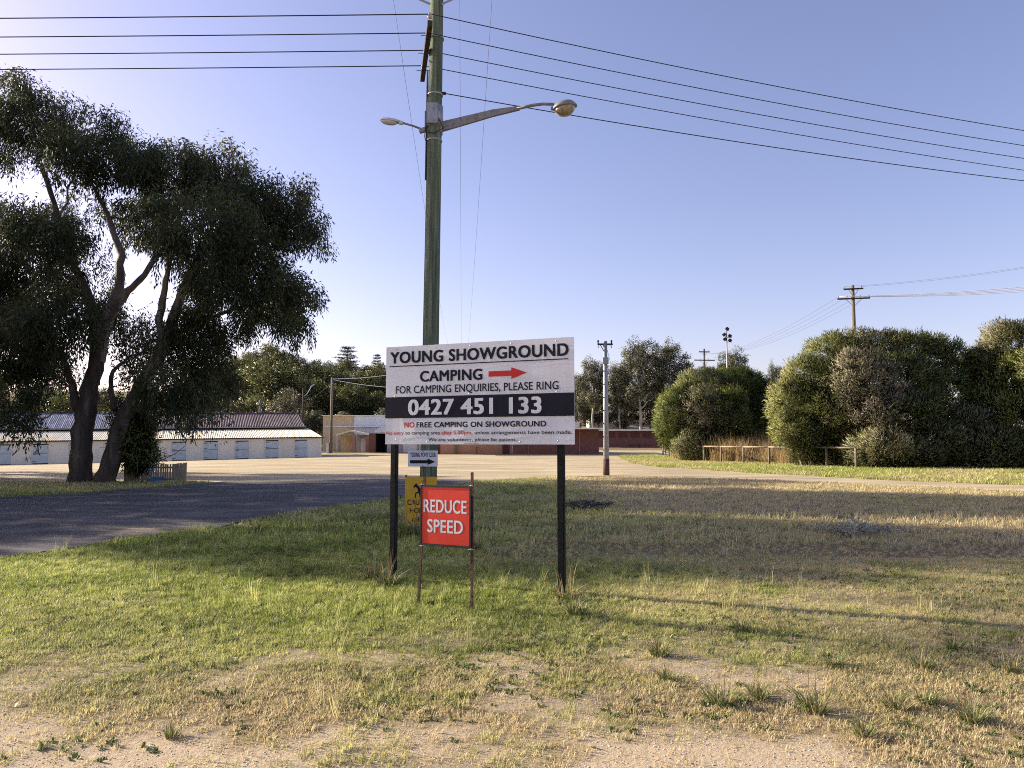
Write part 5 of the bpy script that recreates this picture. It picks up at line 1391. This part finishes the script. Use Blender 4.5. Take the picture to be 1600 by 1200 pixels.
def scatter_object(name, tuft_me, P, rot, scl, tone, dead, label=None):
    me = bpy.data.meshes.new(name); me.vertices.add(len(P)); me.vertices.foreach_set('co', np.asarray(P, np.float32).ravel())
    for a_, ty, v in (('rot', 'FLOAT_VECTOR', rot), ('scl', 'FLOAT_VECTOR', scl), ('tone', 'FLOAT', tone), ('dead', 'FLOAT', dead)):
        q = me.attributes.new(a_, ty, 'POINT')
        q.data.foreach_set('vector' if ty == 'FLOAT_VECTOR' else 'value', np.asarray(v, np.float32).ravel())
    o = link(name, me)
    tuft = bpy.data.objects.new(name + '_tuft', tuft_me)          # geometry source for the instances, not placed in the scene
    ng = bpy.data.node_groups.new(name, 'GeometryNodeTree')
    ng.interface.new_socket('Geometry', in_out='INPUT', socket_type='NodeSocketGeometry')
    ng.interface.new_socket('Geometry', in_out='OUTPUT', socket_type='NodeSocketGeometry')
    N, Lk = ng.nodes, ng.links
    gi = N.new('NodeGroupInput'); go = N.new('NodeGroupOutput')
    iop = N.new('GeometryNodeInstanceOnPoints'); oi = N.new('GeometryNodeObjectInfo'); oi.inputs['Object'].default_value = tuft
    oi.inputs['As Instance'].default_value = True
    def na(nm, ty):
        q = N.new('GeometryNodeInputNamedAttribute'); q.data_type = ty; q.inputs['Name'].default_value = nm; return q.outputs['Attribute']
    Lk.new(gi.outputs[0], iop.inputs['Points']); Lk.new(oi.outputs['Geometry'], iop.inputs['Instance'])
    Lk.new(na('rot', 'FLOAT_VECTOR'), iop.inputs['Rotation']); Lk.new(na('scl', 'FLOAT_VECTOR'), iop.inputs['Scale'])
    Lk.new(iop.outputs['Instances'], go.inputs[0])
    md = o.modifiers.new('scatter', 'NODES'); md.node_group = ng
    if label: o['label'] = label
    o['kind'] = 'stuff'
    return o
gg = np.random.default_rng(77)
def on_lawn(x, y):
    return ~inside(roadP, x, y) & ~inside(yardP, x, y)
def in_view(x, y, pad=0.5):
    return (np.abs(x) < y * 0.70 + pad)
def sample(n, y0, y1, power=1.0):
    y = y0 + (y1 - y0) * gg.random(n) ** power
    x = (gg.random(n) * 2 - 1) * (y * 0.70 + 3.0)
    return x, y
def make_grass(name, tuft, n, y0, y1, fn, smin, smax, label, power=1.0, edge=False):
    x, y = sample(n, y0, y1, power)
    # keep the area density even: sampled width grows with y
    keep = gg.random(n) < (y * 0.70 + 3.0) / (y1 * 0.70 + 3.0)
    x, y = x[keep], y[keep]
    bare_, green_ = lawn_masks(x, y)
    prob, dead_, sc = fn(x, y, bare_, green_)
    k = (gg.random(len(x)) < prob) & on_lawn(x, y)
    x, y, dead_, sc = x[k], y[k], dead_[k], sc[k]
    m = len(x)
    z = H(x, y)
    rot = np.stack([gg.normal(size=m) * .12, gg.normal(size=m) * .12, gg.uniform(0, 6.28, m)], 1)
    s = sc * gg.uniform(smin, smax, m)
    scl = np.stack([s, s, s * gg.uniform(0.75, 1.3, m)], 1)
    tone = np.clip(0.5 + (fbm(x, y, 0.9, 31) - .5) * 1.1 + gg.normal(size=m) * .27, 0, 1)
    return scatter_object(name, tuft, np.stack([x, y, z], 1), rot, scl, tone, np.clip(dead_ + gg.normal(size=m) * .16, 0, 1), label)
g2 = np.random.default_rng(3)
tuft_a = blade_mesh('short_tuft', 18, 0.025, 0.07, 0.045, 0.0045, 0.8, g2, 'grass')
tuft_b = blade_mesh('flat_tuft', 16, 0.010, 0.034, 0.05, 0.0045, 1.5, g2, 'grass')
tuft_c = blade_mesh('tall_tuft', 9, 0.10, 0.24, 0.04, 0.005, 0.45, g2, 'grass')
tuft_d = blade_mesh('far_tuft', 22, 0.04, 0.09, 0.14, 0.013, 0.9, g2, 'grass')
def f_main(x, y, b, gr): return (1 - b * 0.97) * (0.35 + 0.65 * gr), 1.0 - gr * 1.05, (0.72 + 0.5 * gr) * (0.62 + 0.38 * sm((y - 4.5) / 4))
def f_flat(x, y, b, gr):
    cl = sm((fbm(x, y, 0.42, 63) - 0.53) / 0.09) * (0.4 + 0.6 * sm((fbm(x, y, 1.7, 64) - 0.42) / 0.15))
    return np.maximum((1 - b * 0.93) * 0.9, cl * 0.5), np.clip(1.0 - gr * 0.95 - 0.55 * cl, 0, 1), 0.8 + 0.1 * cl
def f_tall(x, y, b, gr):
    return (1 - b) * sm((fbm(x, y, 1.3, 55) - 0.50) / 0.12) * (0.3 + 0.7 * sm((y - 5.8) / 2.0)), np.clip(0.85 - gr * 0.8, 0, 1), np.full(len(x), 1.0)
def f_far(x, y, b, gr): return (1 - b * 0.6) * (0.5 + 0.5 * gr), 0.95 - gr * 1.05, np.full(len(x), 1.0)
make_grass('lawn_grass', tuft_a, 78000, 3.2, 13.5, f_main, 0.40, 0.92, 'short green and straw-coloured lawn grass around the signs')
make_grass('flat_grass', tuft_b, 104000, 3.2, 11.0, f_flat, 0.6, 1.3, 'low dry trodden grass on bare soil in the foreground')
make_grass('tall_grass', tuft_c, 6400, 4.6, 17.0, f_tall, 0.6, 1.1, 'taller thin grass stems scattered over the lawn')
make_grass('far_lawn_grass', tuft_d, 48000, 12.5, 36.0, f_far, 0.8, 1.3, 'shaded lawn grass between the signs and the gravel drive')
# verge beyond the drive, in front of the bushes, and the strip under the gum
def make_verge(name, tuft, poly, n, s0, s1, dead0, label):
    px_ = np.array([q[0] for q in poly]); py_ = np.array([q[1] for q in poly])
    x = gg.uniform(px_.min(), px_.max(), n); y = gg.uniform(py_.min(), py_.max(), n)
    k = inside(poly, x, y) & on_lawn(x, y); x, y = x[k], y[k]; m = len(x)
    rot = np.stack([np.zeros(m), np.zeros(m), gg.uniform(0, 6.28, m)], 1); s = gg.uniform(s0, s1, m)
    dd_ = np.clip(dead0 + (fbm(x, y, 3.0, 91) - .5) * 1.4, 0, 1)
    return scatter_object(name, tuft, np.stack([x, y, H(x, y)], 1), rot, np.stack([s, s, s * gg.uniform(.7, 1.4, m)], 1), np.clip(0.55 + gg.normal(size=m) * .2, 0, 1), dd_, label)
make_verge('verge_grass', tuft_d, [(13, 38), (20, 29), (30, 20), (45, 24), (45, 60), (20, 62), (18, 95), (12, 92), (9.5, 56)], 42000, 1.3, 2.4, 0.25, 'green verge grass between the gravel drive and the bushes')
make_verge('tree_strip_grass', tuft_d, [(-34, 20), (-14, 20), (-12.5, 31.4), (-34, 31.5)], 9000, 1.0, 1.9, 0.5, 'rough grass strip at the foot of the gum tree')
# tall straw behind the rail fence
ts = blade_mesh('straw_clump', 26, 0.7, 1.5, 0.28, 0.022, 0.35, g2, 'straw', attrs=True)
pol = [(16.6, 62.5), (16.2, 75), (31, 66), (31, 52.5), (23.8, 53.6)]
n = 2600; x = gg.uniform(15, 31, n); y = gg.uniform(50, 76, n); k = inside(pol, x, y); x, y = x[k], y[k]; m = len(x)
s = gg.uniform(0.6, 1.15, m) * (1 + 0.8 * sm((y - 57) / 9))
scatter_object('straw_grass', ts, np.stack([x, y, H(x, y)], 1), np.stack([gg.normal(size=m) * .12, gg.normal(size=m) * .12, gg.uniform(0, 6.28, m)], 1), np.stack([s, s, s], 1), np.full(m, .5), np.zeros(m), 'tall golden dry grass behind the rail fence')

# low broad-leaved weeds and fallen gum leaves in the lawn
tuft_w = blade_mesh('rosette', 11, 0.016, 0.032, 0.02, 0.014, 2.2, g2, 'tussock', attrs=True, rosette=True)
tuft_l = blade_mesh('litter', 3, 0.006, 0.014, 0.07, 0.016, 7.0, g2, 'grass', rosette=True)
def f_weed(x, y, b, gr): return sm((fbm(x, y, 0.8, 71) - 0.50) / 0.10) * (0.25 + 0.75 * (1 - b)), np.full(len(x), 0.0), np.full(len(x), 1.0)
def f_litter(x, y, b, gr): return 0.15 + 0.85 * sm((fbm(x, y, 1.1, 83) - 0.5) / 0.12), np.full(len(x), 0.9), np.full(len(x), 1.0)
ow = make_grass('low_weeds', tuft_w, 12000, 3.3, 10.5, f_weed, 0.4, 1.15, 'low broad-leaved green weeds among the thin grass')
make_grass('leaf_litter', tuft_l, 6500, 3.3, 13.0, f_litter, 0.5, 1.2, 'scattered dry fallen gum leaves on the lawn')
# individual weeds and tussocks
def tussock(px, py, s, seed, label, group=None, kind='tussock', dead_stalks=8):
    g = np.random.default_rng(seed)
    p = gp(px, py)
    me = blade_mesh('tussock', 95, 0.05, 0.16, 0.075, 0.011, 1.5, g, 'tussock', attrs=True)
    o = thing('grass_tussock', label, 'weed', (p.x, p.y, 0), g.uniform(0, 6.28), group)
    o.scale = (s, s, s)
    q = link('leaves', me, None, o)
    if dead_stalks:
        link('seed_stalks', blade_mesh('stalks', dead_stalks, 0.22, 0.38, 0.06, 0.006, 0.35, g, 'straw', attrs=True), None, o)
    return o
for i, (px, py, s) in enumerate(((1128, 1102, 0.85), (1188, 1092, 0.7), (1272, 1112, 0.9), (1400, 1108, 0.75), (1448, 1100, 0.7), (1518, 1128, 0.8), (1030, 1024, 0.85), (1300, 1040, 0.65), (1440, 1045, 0.7), (1490, 1015, 0.7), (1350, 1150, 0.6), (1160, 985, 0.7), (1040, 1062, 0.6), (1580, 1050, 0.6), (900, 960, 1.1), (560, 1062, 0.55), (270, 1152, 0.5))):
    tussock(px, py, s, 100 + i, 'leafy grass tussock on the thin lawn in the foreground', 'tussocks on the foreground lawn', dead_stalks=8 if i < 6 else 4)
for i, (px, py, s, lab) in enumerate(((606, 915, 1.25, 'clump of long grass at the foot of the near-road black post'), (884, 938, 1.2, 'clump of long grass at the foot of the black post under the phone number end'), (742, 860, 1.4, 'green clump of grass behind the red sign'), (655, 838, 2.4, 'pale dry weed clump at the foot of the yellow horse sign'), (632, 840, 2.0, 'second dry weed clump, beside the yellow horse sign'), (585, 905, 1.2, 'thin tall grass beside the near-road black post'))):
    t = tussock(px, py, s, 200 + i, lab, None, dead_stalks=14)

# fallen branches on the lawn
def fallen(px, py, w, h, seed, label, n, tone):
    g = np.random.default_rng(seed); p = gp(px, py); k = p.y / FOC
    o = thing('fallen_branch', label, 'branch', (p.x, p.y, 0))
    tw = MB(); W_ = w * k; C = []
    branch(tw, (-W_ / 2, 0, 0.05), (W_ / 2, 0.3, 0.08), 0.022, 0.008, g, 6, 0.15, 5)
    for i in range(n):
        t = g.uniform(-0.45, 0.5); a = np.array([t * W_, t * 0.3, 0.07]); e = a + np.array([g.normal() * W_ * .16, g.normal() * 0.45, abs(g.normal()) * h * k * 0.18 + 0.02])
        branch(tw, a, e, 0.009, 0.003, g, 3, 0.2, 4); C.append(e); C.append((a + e) / 2)
    tw.build('twigs', 'bark_limb', o)['kind'] = 'stuff'
    C = np.array(C); C[:, 2] = np.maximum(C[:, 2], 0.06)
    V, F, t, dd = leaf_cloud(C, 16, np.full(len(C), 0.14), 0.14, 0.026, np.zeros((len(C), 3)) + [0.6, -0.2, -0.1], np.full(len(C), tone), np.zeros(len(C)), g, 0.2, 0.3)
    V[:, 2] = np.maximum(V[:, 2], 0.012)
    link('leaves', npmesh('leaves', V, F, {'tone': t, 'dead': dd}), 'dead_leaf', o)
fallen(1338, 836, 84, 26, 301, 'fallen gum branch with grey-green leaves on the shaded lawn', 24, 0.9)
fallen(917, 794, 55, 10, 302, 'low heap of dark twigs on the shaded lawn near the gravel drive', 26, 0.1)

# loose stones on the bare soil in front
st = MB().lathe([(0.3, -0.3), (0.8, -0.15), (1.0, 0.1), (0.7, 0.45), (0.2, 0.6)], 7).build('stone_tmp', mat('stone', (0.56, 0.46, 0.33), 0.9, var=0.3, scale=0.8, rnd=0.35), None, True)
st_me = st.data; bpy.data.objects.remove(st)
n = 60000; x, y = sample(n, 3.3, 7.2); b_, g_ = lawn_masks(x, y); k = (gg.random(n) < b_ * 0.75 + 0.02) & on_lawn(x, y); x, y = x[k], y[k]; m = len(x)
s_ = 0.0022 + 0.0045 * gg.random(m) ** 3
scatter_object('loose_gravel', st_me, np.stack([x, y, np.full(m, 0.001)], 1), gg.uniform(0, 6.28, (m, 3)) * np.array([.1, .1, 1]), np.stack([s_, s_ * gg.uniform(.7, 1.2, m), s_ * gg.uniform(.6, 1, m)], 1), np.zeros(m), np.zeros(m), 'loose gravel grains on the bare ground in front')
